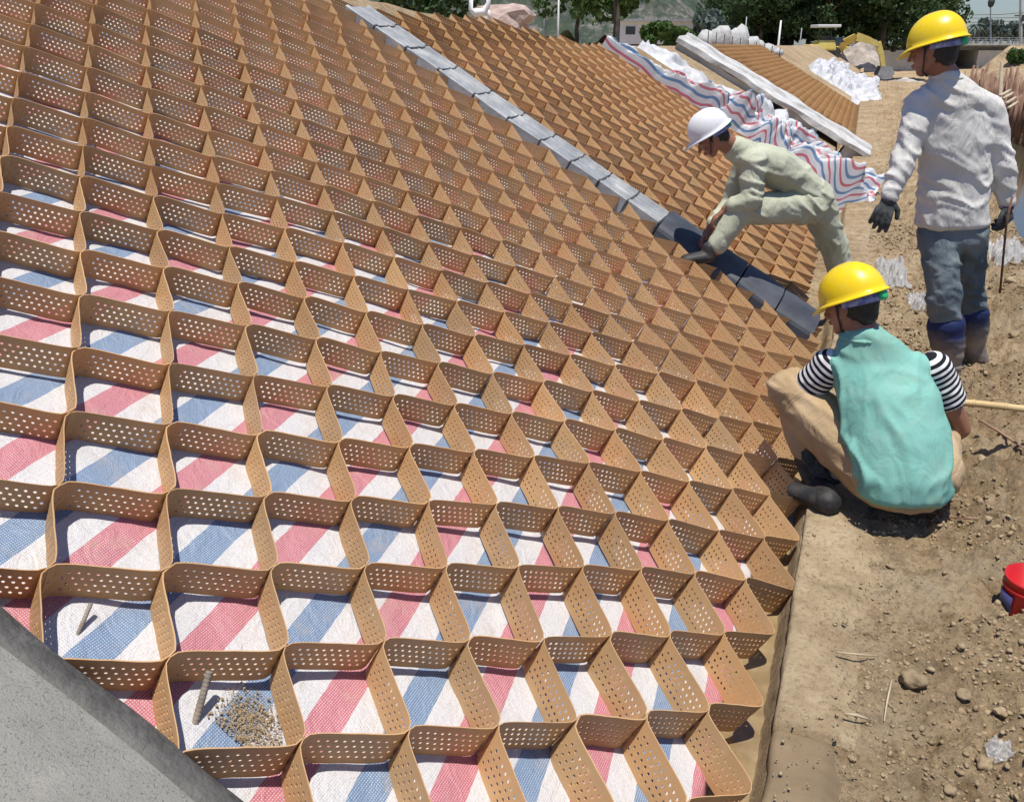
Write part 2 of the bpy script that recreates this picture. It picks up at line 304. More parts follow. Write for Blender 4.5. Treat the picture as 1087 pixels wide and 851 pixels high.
# ------------------------------------------------------------------ the ground: one sheet, embankment, trench, dirt, river bed, far land
def slope_z(X, off): return 1.6 - (SD + off + N[0]*X)/N[2]
def crest_z(Y): return 2.02-.40*sm(Y, 5.5, 10.6)
def riverx(Y): return 1.0+.085*Y
def ground_z(X, Y):
    crest = crest_z(Y)+.03*fbm(Y*.4, X*.3, 3, 5)
    off = .14 - .10*sm(Y, 10.5, 11)                                    # under the panels the soil lies below the cells
    z = np.minimum(slope_z(X, off)+.03*fbm(X*1.3, Y*1.3, 4, 3)*sm(Y, 10, 13), crest-.04)
    near = np.clip(1-Y/26, .25, 1)
    rough = (.045*fbm(X*2.1, Y*2.1, 3, 11)+.050*np.abs(fbm(X*6, Y*6, 4, 21, .6))+.045*np.abs(fbm(X*17+3*fbm(X*3, Y*3, 2, 2), Y*17, 3, 25, .6))*(.3+1.4*np.clip(fbm(X*1.7, Y*1.7, 2, 19)+.5, 0, 1))+.026*fbm(X*30, Y*30, 3, 31)-.035*np.clip(1-np.abs(fbm(X*5+2*fbm(X*2, Y*2, 2, 4), Y*5, 3, 37))*16, 0, 1)*np.clip(fbm(X*1.3, Y*1.3, 2, 39)*4, 0, 1))
    calm = .25+.75*sm(X-.14*fbm(Y*2.3, Y*0+1, 2, 8), .18, .42)
    flat = -.02+rough*calm*(1+.75*sm(X, .4, .7))-.03*sm(X, .2, 2)
    flat = flat-.10*np.exp(-(((X-.62)/.16)**2+((Y-4.0)/.35)**2))-.07*np.exp(-(((X-.62)/.22)**2+((Y-1.75)/.14)**2))+.05*np.exp(-(((X-.75)/.3)**2+((Y-3.3)/.25)**2))
    flat = flat+.13*np.exp(-((X-1.25-.2*fbm(Y*1.3, Y*0, 2, 5))/.28)**2)*sm(Y, 2.6, 5)*(1-sm(Y, 20, 30))
    rx = riverx(Y); bed = -1.0+.05*fbm(X, Y, 3, 4)
    flat = flat+(bed-flat)*sm(X, rx-.35, rx+.25)*(1-sm(Y, 23, 30))
    xb = 3.5+np.clip(19-Y, 0, 40)*.34
    far = .75+.5*sm(X, xb, xb+6)*(1-sm(Y, 30, 42))+.35*fbm(X*.5, Y*.5, 4, 9)
    flat = flat+(far-flat)*sm(X, xb, xb+.9)*sm(Y, -5, 0)*(1-sm(Y, 38, 52))-1.7*sm(Y, 46, 70)
    trench = -.13+.02*fbm(X*20, Y*20, 3, 2)
    w = sm(X, -.30, -.24)
    k = sm(X, -.02, .03)
    base = np.where(X < -.24, z, trench*(1-k)+flat*k) if True else z
    zz = z*(1-w)+base*w
    behind = -.35*sm(-X, 4.5, 9)+.10*fbm(X*.2, Y*.2, 3, 6)*sm(-X, 4.5, 9)
    zz = zz+behind*(1-sm(X, -3.4, -3.3))
    farl = sm(Y, 70, 105)*(1-.999*sm(X, -6, -2)*(1-sm(Y, 112, 130))); zz = zz*(1-farl)+farl*(-.6+0*zz) 
    return np.where(X > -.28, np.where(Y > 45, zz, zz), zz)
def coords(stops):
    out = [stops[0][0]]
    for (a, d0), (b, d1) in zip(stops, stops[1:]):
        while out[-1] < b:
            f = (out[-1]-a)/(b-a); out.append(out[-1]+d0+(d1-d0)*max(0, f))
    return np.array(out)
gx = coords([(-900, 60), (-60, 6), (-12, .8), (-4.2, .15), (-3.0, .08), (-.35, .08), (-.3, .012), (.08, .014), (1.5, .016), (2.2, .05), (6, .3), (30, 3), (120, 15), (1200, 90)])
gy = coords([(-6, .5), (.6, .06), (1.1, .015), (3.2, .017), (5.5, .03), (9, .06), (20, .2), (60, 1.0), (130, 6), (500, 40), (2500, 200)])
X, Y = np.meshgrid(gx, gy, indexing='ij')
tag(link('ground', gridmesh('ground', np.stack([X, Y, ground_z(X, Y)], -1)), M['dirt'], smooth=True), kind='structure')
# river and muddy trench water
wx, wy = np.meshgrid(np.linspace(1.2, 14, 3), np.linspace(2, 60, 3), indexing='ij')
tag(link('river_water', gridmesh('river_water', np.stack([wx, wy, wx*0-.5], -1)), M['water']), kind='structure')
wx, wy = np.meshgrid(np.linspace(-.26, .03, 3), np.linspace(.7, 5.05, 3), indexing='ij')
tag(link('muddy_trench_water', gridmesh('muddy_trench_water', np.stack([wx, wy, wx*0-.115], -1)), M['mud']), kind='structure')
# toe kerb: sandy concrete strip, a damp patch at its near end
def strip(name, x0f, x1, y0, y1, top, mat, bot=-.2, rough=.006, ny=260):
    ys = np.linspace(y0, y1, ny); prof = [(0, bot), (0, top-.010), (.004, top-.003), (.012, top)] + [(a, top-(.09*max(0, a-.35)/.65)) for a in np.linspace(.04, 1, 18)]
    P = np.zeros((len(prof), ny, 3))
    for i, (a, z) in enumerate(prof):
        x0 = x0f(ys); P[i, :, 0] = x0+(a if i < 4 else a*(x1(ys)-x0)) + (.009*fbm(ys*8, ys*0+i*.02, 4, 3)); P[i, :, 1] = ys
        P[i, :, 2] = z + (rough*fbm(P[i, :, 0]*18, ys*18, 4, 12) if i > 1 else 0)
    P[-1, :, 2] -= .03
    P = np.concatenate([P[:, :1]*[1, 1, 0]+[0, 0, bot], P, P[:, -1:]*[1, 1, 0]+[0, 0, bot]], 1)
    return gridmesh(name, P)
tag(link('toe_kerb', strip('toe_kerb', lambda y: .004+.008*y, lambda y: .42+.10*fbm(y*3, y*0, 4, 77), 1.80, 7.0, .018, M['kerb'], rough=.016), M['kerb'], smooth=True),
    'sandy concrete kerb strip along the foot of the slope beside the worker in teal', 'kerb')
tag(link('toe_kerb', strip('toe_kerb', lambda y: .004+.008*y, lambda y: .36+.03*fbm(y*5, y*0, 3, 78), .9, 1.79, .006, M['wet'], rough=.004), M['wet'], smooth=True),
    'dark damp smooth stretch of concrete kerb at the bottom edge of the photo', 'kerb')

# ------------------------------------------------------------------ tarps
def slope_sheet(name, s0, s1, t0, t1, ns, nt, hf, mat, uvf=None, edge=None):
    s, t = np.meshgrid(np.linspace(s0, s1, ns), np.linspace(t0, t1, nt), indexing='ij')
    h = hf(s, t)
    if edge: s, t = edge(s, t)
    uv = uvf(s, t, h) if uvf else np.stack([s, t], -1)
    return link(name, gridmesh(name, PLa(s, t, h), uv), mat, smooth=True)
WH = .092                                                             # height of the cell walls
def stripe_uv(s, t, h): return np.stack([s+.5077+.09*(t-1.1), t], -1)
tag(slope_sheet('striped_tarp', -3.2, .735, .62, 5.3, 230, 300, lambda s, t: -WH*(1+.30*sm(s, -.5, .45))-.004+.010*fbm(s*3.5, t*3.5, 3, 41)+.010*np.abs(fbm(s*8+2*fbm(s*2, t*2, 2, 2), t*6, 3, 43))-.10*sm(s, .70, .74)*.5, M['tarp'], stripe_uv),
    'red, white and blue striped woven tarp under the nearest brown cell panel', 'tarp')
tag(slope_sheet('striped_tarp', -2.5, .60, 5.5, 10.5, 60, 90, lambda s, t: -WH-.004+.009*fbm(s*3.5, t*3.5, 3, 45), M['tarp'], stripe_uv),
    'striped woven tarp hidden below the middle cell panel behind the grey beam', 'tarp')
def crum(s, t):
    e = sm(t, 10.15, 10.3)*(1-sm(t, 11.4, 11.6)); lo = sm(s, -2.6, -.4)
    return -.15+.16*e+e*(.03+.06*lo*(1+1.2*fbm(s*1.5, t*1.5, 2, 9)) + (.06+.17*lo)*np.abs(fbm(s*2.3+1.5*fbm(t, s, 2, 1), t*3.0, 4, 51, .58))*2)
tag(slope_sheet('crumpled_tarp', -2.5, 1.05, 10.15, 11.6, 260, 130, crum, M['tarp2'],
    lambda s, t, h: np.stack([(t*.34+s*.12+h*1.5+.28*fbm(s*1.1, t*1.1, 3, 5)+sm(s, -1.9, -.6)*(.55*fbm(s*2.9, t*2.6, 3, 86))), t], -1),
    lambda s, t: (s, 10.26+(t-10.15)*(.24+.62*sm(s, -1.9, -.2)+.15*fbm(s*1.5, t*0, 3, 6)))),
    'crumpled striped tarp heaped down the slope behind the bending worker', 'tarp')
tag(slope_sheet('white_sheet', -2.5, -.5, 12.05, 12.6, 90, 30, lambda s, t: -.04+(.05+.2*np.abs(fbm(s*3, t*4, 4, 61)))*sm(t, 12.05, 12.15)*(1-sm(t, 12.5, 12.6)), M['pwhite'], None,
    lambda s, t: (s, t+.3*fbm(s*1.3, s*0, 2, 3))), 'long pale plastic sheet lying along the far side of the crumpled tarp', 'sheet')
tag(slope_sheet('white_sheet', -.9, .35, 12.3, 13.8, 70, 70, lambda s, t: -.04+(.06+.34*np.abs(fbm(s*2.6, t*2.2, 4, 63)))*(1-sm(np.abs(s+.3), .45, .62))*sm(t, 12.3, 12.45)*(1-sm(t, 13.6, 13.8)), M['pwhite']),
    'bunched white plastic sheet beside the pale concrete beam', 'sheet')
# white lining far along the slope foot
tag(slope_sheet('white_lining', -1.25, 1.2, 30, 47, 110, 150, lambda s, t: -.15+(.2+.40*np.abs(fbm(s*1.7, t*.9, 4, 66, .6)))*sm(s, -1.25, -1.1)*(1-sm(s, 1.0, 1.2)*.3)*sm(t, 30, 30.6)*(1-sm(t, 46, 47))+.36*sm(s, .55, 1.2), M['pwhite'], None,
    lambda s, t: (s+.35*fbm(t*.5, s*0, 3, 4), t+.8*fbm(s*.9, s*0, 3, 3))), 'rumpled white lining spread at the foot of the far slope before the excavator', 'lining')

# ------------------------------------------------------------------ geocell panels
def wall_curve(sgn, n=11):
    """plan curve of one wall from (0,0) to (hs,sgn*ht); tangents down-slope at both welds, unit length frame"""
    hs, ht = .1445, .154*sgn; w = .007; T = .075; pts = [(0, 0)]
    p0 = np.array([0, w*sgn]); p1 = np.array([hs, ht-w*sgn]); m = np.array([0, T*sgn])      # welds run along the river
    for u in np.linspace(0, 1, 40):
        pts.append(tuple(p0*(2*u**3-3*u**2+1)+m*(u**3-2*u**2+u)+p1*(-2*u**3+3*u**2)+m*(u**3-u**2)))
    pts.append((hs, ht)); P = np.array(pts); P[:, 0] += .0012*np.where(np.arange(len(P)) < 20, 1, -1)
    L = math.hypot(hs, ht); x = np.array([hs, ht])/L; y = np.array([-x[1], x[0]])
    Q = np.stack([P@x, P@y], 1)/L; a = np.r_[0, np.cumsum(np.hypot(*np.diff(Q, axis=0).T))]; a /= a[-1]
    return lambda q: np.stack([np.interp(q, a, Q[:, 0]), np.interp(q, a, Q[:, 1])], -1)
NC = 13
def wall_plan(sides):
    """vertices (arc, height) and faces of one perforated wall, height 0 top .. -1 bottom; tiles staggered"""
    V = {}; VL = []; F = []
    def vid(a, h):
        k = (round(a, 5), round(h, 5))
        if k not in V: V[k] = len(VL); VL.append(k)
        return V[k]
    rows = [-.17, -.35, -.52, -.70, -.87]; rh = .0086/.1/1.0; 
    def quadrow(h0, h1, cuts):
        for a, b in zip(cuts, cuts[1:]): F.append([vid(a, h0), vid(a, h1), vid(b, h1), vid(b, h0)])
    even = [i/NC for i in range(NC+1)]
    quadrow(0, rows[0], even)
    for r in range(4):
        h0, h1 = rows[r], rows[r+1]; off = .5/NC if r % 2 else 0
        cuts = sorted(set([0, 1]+[i/NC+off for i in range(NC+1) if 0 < i/NC+off < 1]))
        for a, b in zip(cuts, cuts[1:]):
            if b-a < .9/NC or a < .09 or b > .95: F.append([vid(a, h0), vid(a, h1), vid(b, h1), vid(b, h0)]); continue
            ca, ch = (a+b)/2, (h0+h1)/2; ra, rhh = .0037/.222, .0037/.092; c = [vid(a, h0), vid(a, h1), vid(b, h1), vid(b, h0)]
            ring = [vid(ca+ra*math.cos(R(ang)), ch+rhh*math.sin(R(ang))) for ang in [135+360/sides*k+(360/sides/2 if sides == 8 else 0) for k in range(sides)]]
            # corner order: a,h0 (up-left) -> a,h1 (down-left) -> b,h1 -> b,h0 ; ring starts up-left going ccw (towards down-left)
            per = sides//4
            for q in range(4):
                c0, c1 = c[q], c[(q+1) % 4]
                seg = [ring[(q*per+k) % sides] for k in range(per+1)]
                if sides == 4: F.append([c0, c1, seg[1], seg[0]])
                else:
                    F.append([c0, seg[1], seg[0]]); F.append([c0, c1, seg[1]]); 
                    if per > 1: F.append([c1, seg[2], seg[1]])
    quadrow(rows[4], -1, even)
    return np.array(VL), F
def fix_ring8(F): return F
WP8 = wall_plan(8); WP4 = wall_plan(4)
def plain_plan():
    VL = [(i/6, h) for i in range(7) for h in (0, -1)]; F = [[2*i, 2*i+1, 2*i+3, 2*i+2] for i in range(6)]; return np.array(VL), F
WP0 = plain_plan()
def make_wall(name, sgn, plan):
    VL, F = plan; c = wall_curve(sgn); th = .0011/.21
    e = 1e-3; q = VL[:, 0]; P = c(q); T = c(np.clip(q+.02, 0, 1))-c(np.clip(q-.02, 0, 1)); T /= np.linalg.norm(T, axis=1)[:, None]; Nn = np.stack([-T[:, 1], T[:, 0]], 1)
    v = [];
    for s in (1, -1): v.append(np.c_[P+Nn*th*s, VL[:, 1]*WH])
    n = len(VL); F2 = [list(f) for f in F]+[[n+i for i in f[::-1]] for f in F]
    edge = {}
    for f in F:
        for a, b in zip(f, f[1:]+f[:1]): edge[(a, b)] = 1
    for (a, b) in edge:
        if (b, a) not in edge and VL[a, 1] > -.999: F2.append([b, a, n+a, n+b])
    me = npmesh(name, np.vstack(v), F2); me.materials.append(M['cell']); me.polygons.foreach_set('use_smooth', [False]*len(me.polygons)); return me
WALLA = make_wall('cell_wall_mesh', 1, WP8); WALLB = make_wall('cell_wall_mesh_mirrored', -1, WP8)
TAB = [(-5,0,9,-32),(-4,0,6,-29),(-3,0,1,-18),(-2,0,-1,-13),(-1,0,-2,-2),(0,0,-4,5),(1,0,-6,6),(2,0,-2,16),(3,0,9,0),(-4,1,2,-22),(-3,1,-8,-6),(-2,1,-9,7),(-1,1,-7,0),(0,1,-2,-11),(1,1,-5,13),(2,1,-16,-12),(3,1,-7,-9),(-3,2,-13,26),(-2,2,1,30),(-1,2,5,8),(0,2,4,8),(1,2,10,-5),(2,2,10,-3),(-5,-1,14,-21),(-4,-1,9,-18),(-3,-1,8,-8),(-2,-1,4,-1),(-1,-1,4,4),(0,-1,-4,13),(1,-1,-1,25),(2,-1,6,16),(-5,-2,6,-13),(-4,-2,12,-14),(-3,-2,12,-12),(-2,-2,14,-13),(-1,-2,5,-16),(0,-2,-8,5),(1,-2,-10,16),(2,-2,-6,17),(3,-2,7,10),(-5,-3,-6,3),(-4,-3,0,6),(-3,-3,3,2),(-1,-3,-6,-9),(0,-3,-8,-1),(1,-3,-3,-2),(2,-3,-5,-3),(3,-3,9,12),(4,-3,31,0),(-5,-4,-14,14),(-4,-4,-7,17),(-3,-4,-3,16),(-2,-4,-1,6),(-1,-4,4,-11),(0,-4,3,-19),(1,-4,-1,-15),(2,-4,0,-10),(3,-4,6,-4),(4,-4,31,6),(-4,-5,-17,20),(-3,-5,-17,15),(-2,-5,-13,0),(-1,-5,-3,-12),(0,-5,-1,-23),(1,-5,-3,-23),(2,-5,-5,-21),(3,-5,-2,-7),(4,-5,17,-12),(-1,-6,-8,-15),(0,-6,-9,-26),(1,-6,-13,-40),(2,-6,-12,-41),(3,-6,-9,-34),(4,-6,-1,-21),(-5,-5,-19,2),(-5,-6,-27,-14),(-4,-6,-20,-12),(-4,-7,-26,-20),(-4,-8,-19,-46),(-4,-9,-13,-63),(-4,-10,-19,-50),(-4,-11,-37,-40),(-4,-12,-44,-44),(-4,-13,-50,-45),(-4,-14,-79,-22),(-4,-15,-89,-1),(-5,-7,-36,-14),(-5,-8,-33,-24),(-5,-9,-39,-32),(-5,-10,-48,-26),(-5,-11,-65,-24),(-5,-12,-80,-10),(-5,-13,-106,15),(-5,-14,-132,31),(-3,-6,-16,-17),(-3,-7,-25,-23),(-3,-8,-17,-45),(-3,-9,-20,-40),(-3,-10,-23,-53),(-3,-11,-47,-29),(-3,-12,-48,-32),(-3,-13,-54,-31),(-3,-14,-65,-6),(-3,-15,-73,2),(-3,-16,-98,32),(-2,-6,-14,-8),(-2,-7,-22,-13),(-2,-8,-31,-12),(-2,-9,-33,-10),(-2,-10,-29,-31),(-2,-11,-29,-29),(-2,-12,-39,-43),(-2,-13,-34,-31),(-2,-14,-59,-8),(-2,-15,-65,-1),(-2,-16,-86,10),(-1,-7,-23,-2),(-1,-8,-31,-1),(-1,-9,-24,-19),(-1,-10,-19,-31),(-1,-11,-11,-54),(0,-7,-18,-20),(0,-8,-18,-19),(0,-9,-17,-28),(0,-10,-16,-30),(0,-11,-16,-35),(1,-7,-18,-31),(1,-8,-10,-46),(1,-9,-10,-57),(1,-10,-14,-48),(1,-11,-9,-38),(1,-12,-12,-25),(2,-7,-15,-58),(2,-8,-11,-61),(2,-9,-15,-39),(2,-10,-9,-40),(3,-7,-18,-34),(3,-8,-5,-73),(3,-9,-9,-46),(3,-10,1,-50),(3,-11,0,-53),(4,-7,-5,-46),(4,-8,-4,-41),(4,-9,8,-58),(4,-10,12,-57),(4,-11,17,-58),(4,-12,29,-77),(5,-7,7,-48),(5,-8,9,-61),(5,-9,11,-79),(5,-10,24,-67),(5,-11,28,-104),(5,-12,42,-115),(5,-2,41,0),(5,-3,45,16),(5,-4,47,3),(5,-5,36,61),(6,-8,13,-76),(6,-2,34,-47),(6,-3,38,-18),(6,-4,45,-19),(4,-2,32,-2),(4,-1,47,-13),(5,-1,65,-34),(3,-1,21,18)]
TU = np.array([[a, b] for a, b, c, d in TAB], float); TD = np.array([[c, d] for a, b, c, d in TAB], float)/1000
def panel_node(org, meas, seed):
    def f(u, v):
        s = org[0]+(u+v)*.1445; t = org[1]+(u-v)*.1541; e = np.zeros(2)
        if meas:
            d2 = ((TU-np.array([u, v]))**2).sum(1); w = np.exp(-d2/.9)
            m = w.max(); 
            if m > 1e-9: e = (w[:, None]*TD).sum(0)/w.sum()*min(1, math.exp(-(math.sqrt(d2.min()))/9))
            j = .004*min(1, math.sqrt(d2.min()))
        else: j = .006
        n1 = mnoise.noise(Vector((u*.9, v*.9, seed)))*j; n2 = mnoise.noise(Vector((u*.9+31, v*.9, seed)))*j
        return s+e[0]+n1*2, t+e[1]+n2*2, .004*mnoise.noise(Vector((u*.35, v*.35, seed+5)))*2
    return f
def geocell(name, label, org, meas, seed, keep, parts=300, lod=WP4):
    root = empty(name, tuple(PL(-.6, (keep[2]+keep[3])/2, 0)), label=label, cat='geocell panel', group='brown perforated geocell panels on the embankment')
    nf = panel_node(org, meas, seed); cache = {}
    def node(u, v):
        if (u, v) not in cache: cache[(u, v)] = nf(u, v)
        return cache[(u, v)]
    s0, s1, t0f, t1f = keep[0], keep[1], keep[2], keep[3]
    W = []
    for a in range(-60, 70):
        for b in range(-60, 70):
            u, v = a, b
            s = org[0]+(u+v)*.1445; t = org[1]+(u-v)*.1541
            if s < s0 or s > s1: continue
            tl = keep[4](s); th_ = keep[5](s)
            if t < tl-.2 or t > th_+.2: continue
            for sg, (u2, v2) in ((1, (u+1, v)), (-1, (u, v+1))):
                t2 = org[1]+(u2-v2)*.1541
                if min(t, t2) < tl or max(t, t2) > th_: continue
                P0 = node(u, v); P1 = node(u2, v2); W.append((PL(*P0), PL(*P1), sg, P0[0]))
    W = [w for w in W if max(w[0][2], w[1][2]) < crest_z((w[0][1]+w[1][1])/2)+.03]
    size = []
    for A, B, sg, _ in W:
        m = (A+B)/2-EYE; z = m@FW; x = m@RT/z*900; y = m@UPV/z*900
        vis = z > .2 and abs(x) < 590 and abs(y) < 470
        size.append((np.linalg.norm(np.cross(B-A, m))/np.linalg.norm(m)/max(z, .2) if vis else 0)/max(z, .2))
    order = np.argsort(-np.array(size)); near = set(order[:parts].tolist())
    VL, F = lod; n = len(VL); curves = {1: wall_curve(1), -1: wall_curve(-1)}; vv = []; ff = []
    NF = Vector(N)
    for i, (A, B, sg, _) in enumerate(W):
        x = B-A; y = np.cross(N, x)
        hk = 1.0+.30*float(sm(np.array(_), -.5, .45))+.05*mnoise.noise(Vector((A[0]*3, A[1]*3, 1))); bend = 1+1.0*mnoise.noise(Vector((A[0]*9, A[1]*9, 3)))
        if i in near:
            o = bpy.data.objects.new('cell_wall', WALLA if sg > 0 else WALLB); sc.collection.objects.link(o); o.parent = root
            o.matrix_parent_inverse = Matrix.Translation(root.location).inverted()
            yy = y*bend
            lean = .16*mnoise.noise(Vector((A[0]*11, A[1]*7, 8)))
            zz = N*hk+y/np.linalg.norm(y)*lean
            o.matrix_basis = Matrix(((x[0], yy[0], zz[0], A[0]), (x[1], yy[1], zz[1], A[1]), (x[2], yy[2], zz[2], A[2]), (0, 0, 0, 1)))
        else:
            q = curves[sg](VL[:, 0]); P = A+q[:, :1]*x+q[:, 1:]*y+(VL[:, 1:]*WH*hk)*N; vv.append(P)
            ff.extend([[k+n*(len(vv)-1) for k in f] for f in F])
    if vv:
        me = npmesh('cell_walls', np.vstack(vv), ff); o = child('cell_walls', me, M['cell'], root); o['kind'] = 'stuff'
    return root, len(W)
lowY = lambda s: .60
print('walls', geocell('geocell_panel', 'nearest brown perforated cell panel, striped tarp showing in its open cells',
    (.036, 1.717), True, 1, (-3.22, .62, .8, 5.2, lowY, lambda s: 5.33-.085*s))[1])
print('walls', geocell('geocell_panel', 'middle brown cell panel between the grey jointed beam and the crumpled striped tarp',
    (.05, 5.98), False, 20, (-3.1, .62, 5.7, 10.3, lambda s: 5.42-.085*s, lambda s: 10.55+.2*s*0))[1])
print('walls', geocell('geocell_panel', 'farthest brown cell panel beyond the pale concrete beam',
    (.05, 17.3), False, 40, (-2.56, .72, 16.9, 27, lambda s: 16.7, lambda s: 27.5-1.1*(s-.6)*0), lod=WP0)[1])

# ------------------------------------------------------------------ beams across the slope
def extrude(name, prof, s0, s1, tf, n=8, cap=True, wob=0, seed=0):
    """prof [(t,h)] open or closed loop, swept down the slope"""
    ss = np.linspace(s0, s1, n); P = np.zeros((n, len(prof), 3))
    for i, s in enumerate(ss):
        for j, (t, h) in enumerate(prof): 
            w = wob*mnoise.noise(Vector((s*3, t*9, h*9+seed))); P[i, j] = PL(s, tf(s)+t+w, h+w)
    v = P.reshape(-1, 3); m = len(prof); F = []
    for i in range(n-1):
        for j in range(m): a = i*m+j; b = i*m+(j+1) % m; F.append([a, b, b+m, a+m])
    if cap: F.append(list(range(m))[::-1]); F.append([(n-1)*m+j for j in range(m)])
    return npmesh(name, v, F)
# nearest: fresh grey concrete with a damp mortar edge, only its corner in the photo
b0 = empty('concrete_beam', tuple(PL(-.8, .4, -.1)), label='fresh grey concrete beam with dark damp edge in the bottom left corner', cat='beam', group='concrete beams running up the embankment')
child('beam_top', extrude('beam_top', [(-1.5, -.1), (-1.5, .035), (-.075, .032), (-.075, -.1)], -3.1, .35, lambda s: .815, 120, wob=.006), M['conc'], b0, True)
child('mortar_edge', extrude('mortar_edge', [(-.0745, -.1), (-.0745, .03), (-.045, .026), (-.012, .012), (0, -.01), (.002, -.13)], -3.1, .36, lambda s: .815, 200, wob=.018, seed=4), M['mortar'], b0, True)
# jointed grey beam
b1 = empty('jointed_beam', tuple(PL(-.8, 5.4, 0)), label='long grey jointed beam between the first two brown cell panels, its lower end dark', cat='beam', group='beams laid up the embankment')
tf1 = lambda s: 5.07-.085*s
prof = [(.07, -.12), (.07, .006), (.08, .012), (.10, .012), (.108, .002), (.24, .004), (.246, .010), (.262, .010), (.268, .003), (.335, .004), (.343, .018), (.368, .020), (.376, .012), (.376, -.12)]
cuts = [-2.98, -2.72, -2.45, -2.18, -1.88, -1.6, -1.34, -1.10, -.88, -.66, -.42]
for a, b in zip(cuts, cuts[1:]):
    k = child('beam_segment', extrude('beam_segment', prof, a+.004, b-.004, tf1, 5, wob=.008, seed=a), M['sheet'], b1)
    child('joint_band', extrude('joint_band', [(t-.003 if t < .2 else t+.003, h+(.004 if h > -.01 else .07)) for t, h in prof], b-.006, b+.006, tf1, 2), M['joint'], b1)
cp = [(.01, -.12)]+[(.24-.23*math.cos(R(a)), -.02+.075*math.sin(R(a))) for a in range(0, 181, 15)]+[(.47, -.12)]
for a, b in ((-.405, -.12), (-.11, .17), (.18, .44), (.45, .70)):
    child('dark_cover', extrude('dark_cover', cp, a, b, tf1, 6, wob=.006, seed=a), M['pipe'], b1, False)
# pale far beam with undercut openings
b2 = empty('concrete_beam', tuple(PL(-.8, 15.3, 0)), label='pale rough concrete beam far up the slope with two black gaps beneath', cat='beam', group='concrete beams running up the embankment')
tf2 = lambda s: 14.9+.1*s
child('beam_top', extrude('beam_top', [(-.06, .06), (-.06, .13), (.0, .15), (.45, .15), (.47, .19), (.90, .19), (.92, .15), (.92, .06)], -2.52, 1.02, tf2, 60, wob=.03), M['white_conc'], b2)
for a, b in ((-2.5, -.95), (-.45, .12), (.62, 1.0)):
    child('beam_foot', extrude('beam_foot', [(.02, -.2), (.02, .06), (.85, .06), (.85, -.2)], a, b, tf2, 16, wob=.03, seed=a), M['white_conc'], b2)
# ------------------------------------------------------------------ far things
# hills: a polar sheet of rocky scrub slopes behind the left bank
az, dd = np.meshgrid(np.radians(np.linspace(-62, 10, 420)), np.linspace(150, 420, 150), indexing='ij')
hx, hy = np.sin(az)*dd, np.cos(az)*dd
fall = 1-sm(np.degrees(az), -16, -4)
hh = -1+fall*(sm(dd, 150, 400)*95*(1+.7*fbm(hx*.012, hy*.012, 4, 70))+7*np.abs(fbm(hx*.05, hy*.05, 5, 71, .6))+2.5*np.abs(fbm(hx*.2, hy*.2, 4, 72, .6)))
tag(link('hills', gridmesh('hills', np.stack([hx, hy, hh], -1)), M['hill'], smooth=False), kind='structure')

def leaves(c, r, n, size, seed, gaps=.35, cl=26, flat=.8):
    """n small leaf faces in cl uneven clumps through an ellipsoid"""
    g = np.random.default_rng(seed); u = g.normal(size=(cl, 3)); u /= np.linalg.norm(u, axis=1)[:, None]
    cc = u*np.array(r)*(g.uniform(.35, 1.0, (cl, 1)))+np.array(c); cr = g.uniform(.22, .45, cl)*max(r)
    k = g.integers(0, cl, n); q = g.normal(size=(n, 3)); q /= np.linalg.norm(q, axis=1)[:, None]
    p = cc[k]+q*(cr[k]*g.uniform(.45, 1, n)**.5)[:, None]*np.array([1, 1, flat])
    a = g.normal(size=(n, 3))+q*.6; a /= np.linalg.norm(a, axis=1)[:, None]; b = np.cross(a, g.normal(size=(n, 3))); b /= np.linalg.norm(b, axis=1)[:, None]; d = np.cross(a, b)
    s = size*g.uniform(.5, 1.3, n)[:, None]
    v = np.stack([p-b*s-d*s*.5, p+b*s*.2-d*s*.6, p+b*s+d*s*.3, p-b*s*.3+d*s*.7], 1).reshape(-1, 3)
    return v, np.arange(4*n).reshape(n, 4)
def tree_meshes(h, w, n, size, seed, trunk_h=.35, cl=26, cz=.60):
    rr = random.Random(seed); v, f = leaves((0, 0, h*cz), (w/2, w/2, h*(1-cz)), n, size, seed, cl=cl); crown = npmesh('crown', v, f)
    bm = bmesh.new(); top = Vector((rr.uniform(-.3, .3), rr.uniform(-.3, .3), h*.72)); tube(bm, [(0, 0, -.3), (rr.uniform(-.1, .1), 0, h*trunk_h*.6), top*.6+Vector((0, 0, .1)), top], [h*.028, h*.022, h*.016, h*.006], 7)
    for k in range(7):
        z = h*rr.uniform(trunk_h*.7, .65); a = rr.uniform(0, 6.28); L = w*rr.uniform(.25, .42)
        tube(bm, [(0, 0, z), (math.cos(a)*L*.5, math.sin(a)*L*.5, z+L*.35), (math.cos(a)*L, math.sin(a)*L, z+L*.9)], [h*.012, h*.008, h*.003], 5)
    return crown, bm_mesh('trunk', bm)
def put_tree(tm, mat, x, y, D, label, group=None, sc_=1.0, rot=0, name='broadleaf_tree', cat='tree'):
    p = at(x, y, D); r = empty(name, tuple(p), label=label, cat=cat, group=group); r.rotation_euler = (0, 0, rot); r.scale = (sc_,)*3
    for nm, me, m in (('crown', tm[0], mat), ('trunk', tm[1], M['trunk'])):
        o = link(nm, me, None, r)
        if not me.materials: me.materials.append(m)
    return r
T1 = tree_meshes(9, 9, 9000, .20, 11, cl=30, cz=.5); T2 = tree_meshes(10, 9, 9000, .20, 12, cl=40, cz=.52); T3 = tree_meshes(8.5, 10, 9000, .20, 13, cl=28, cz=.5)
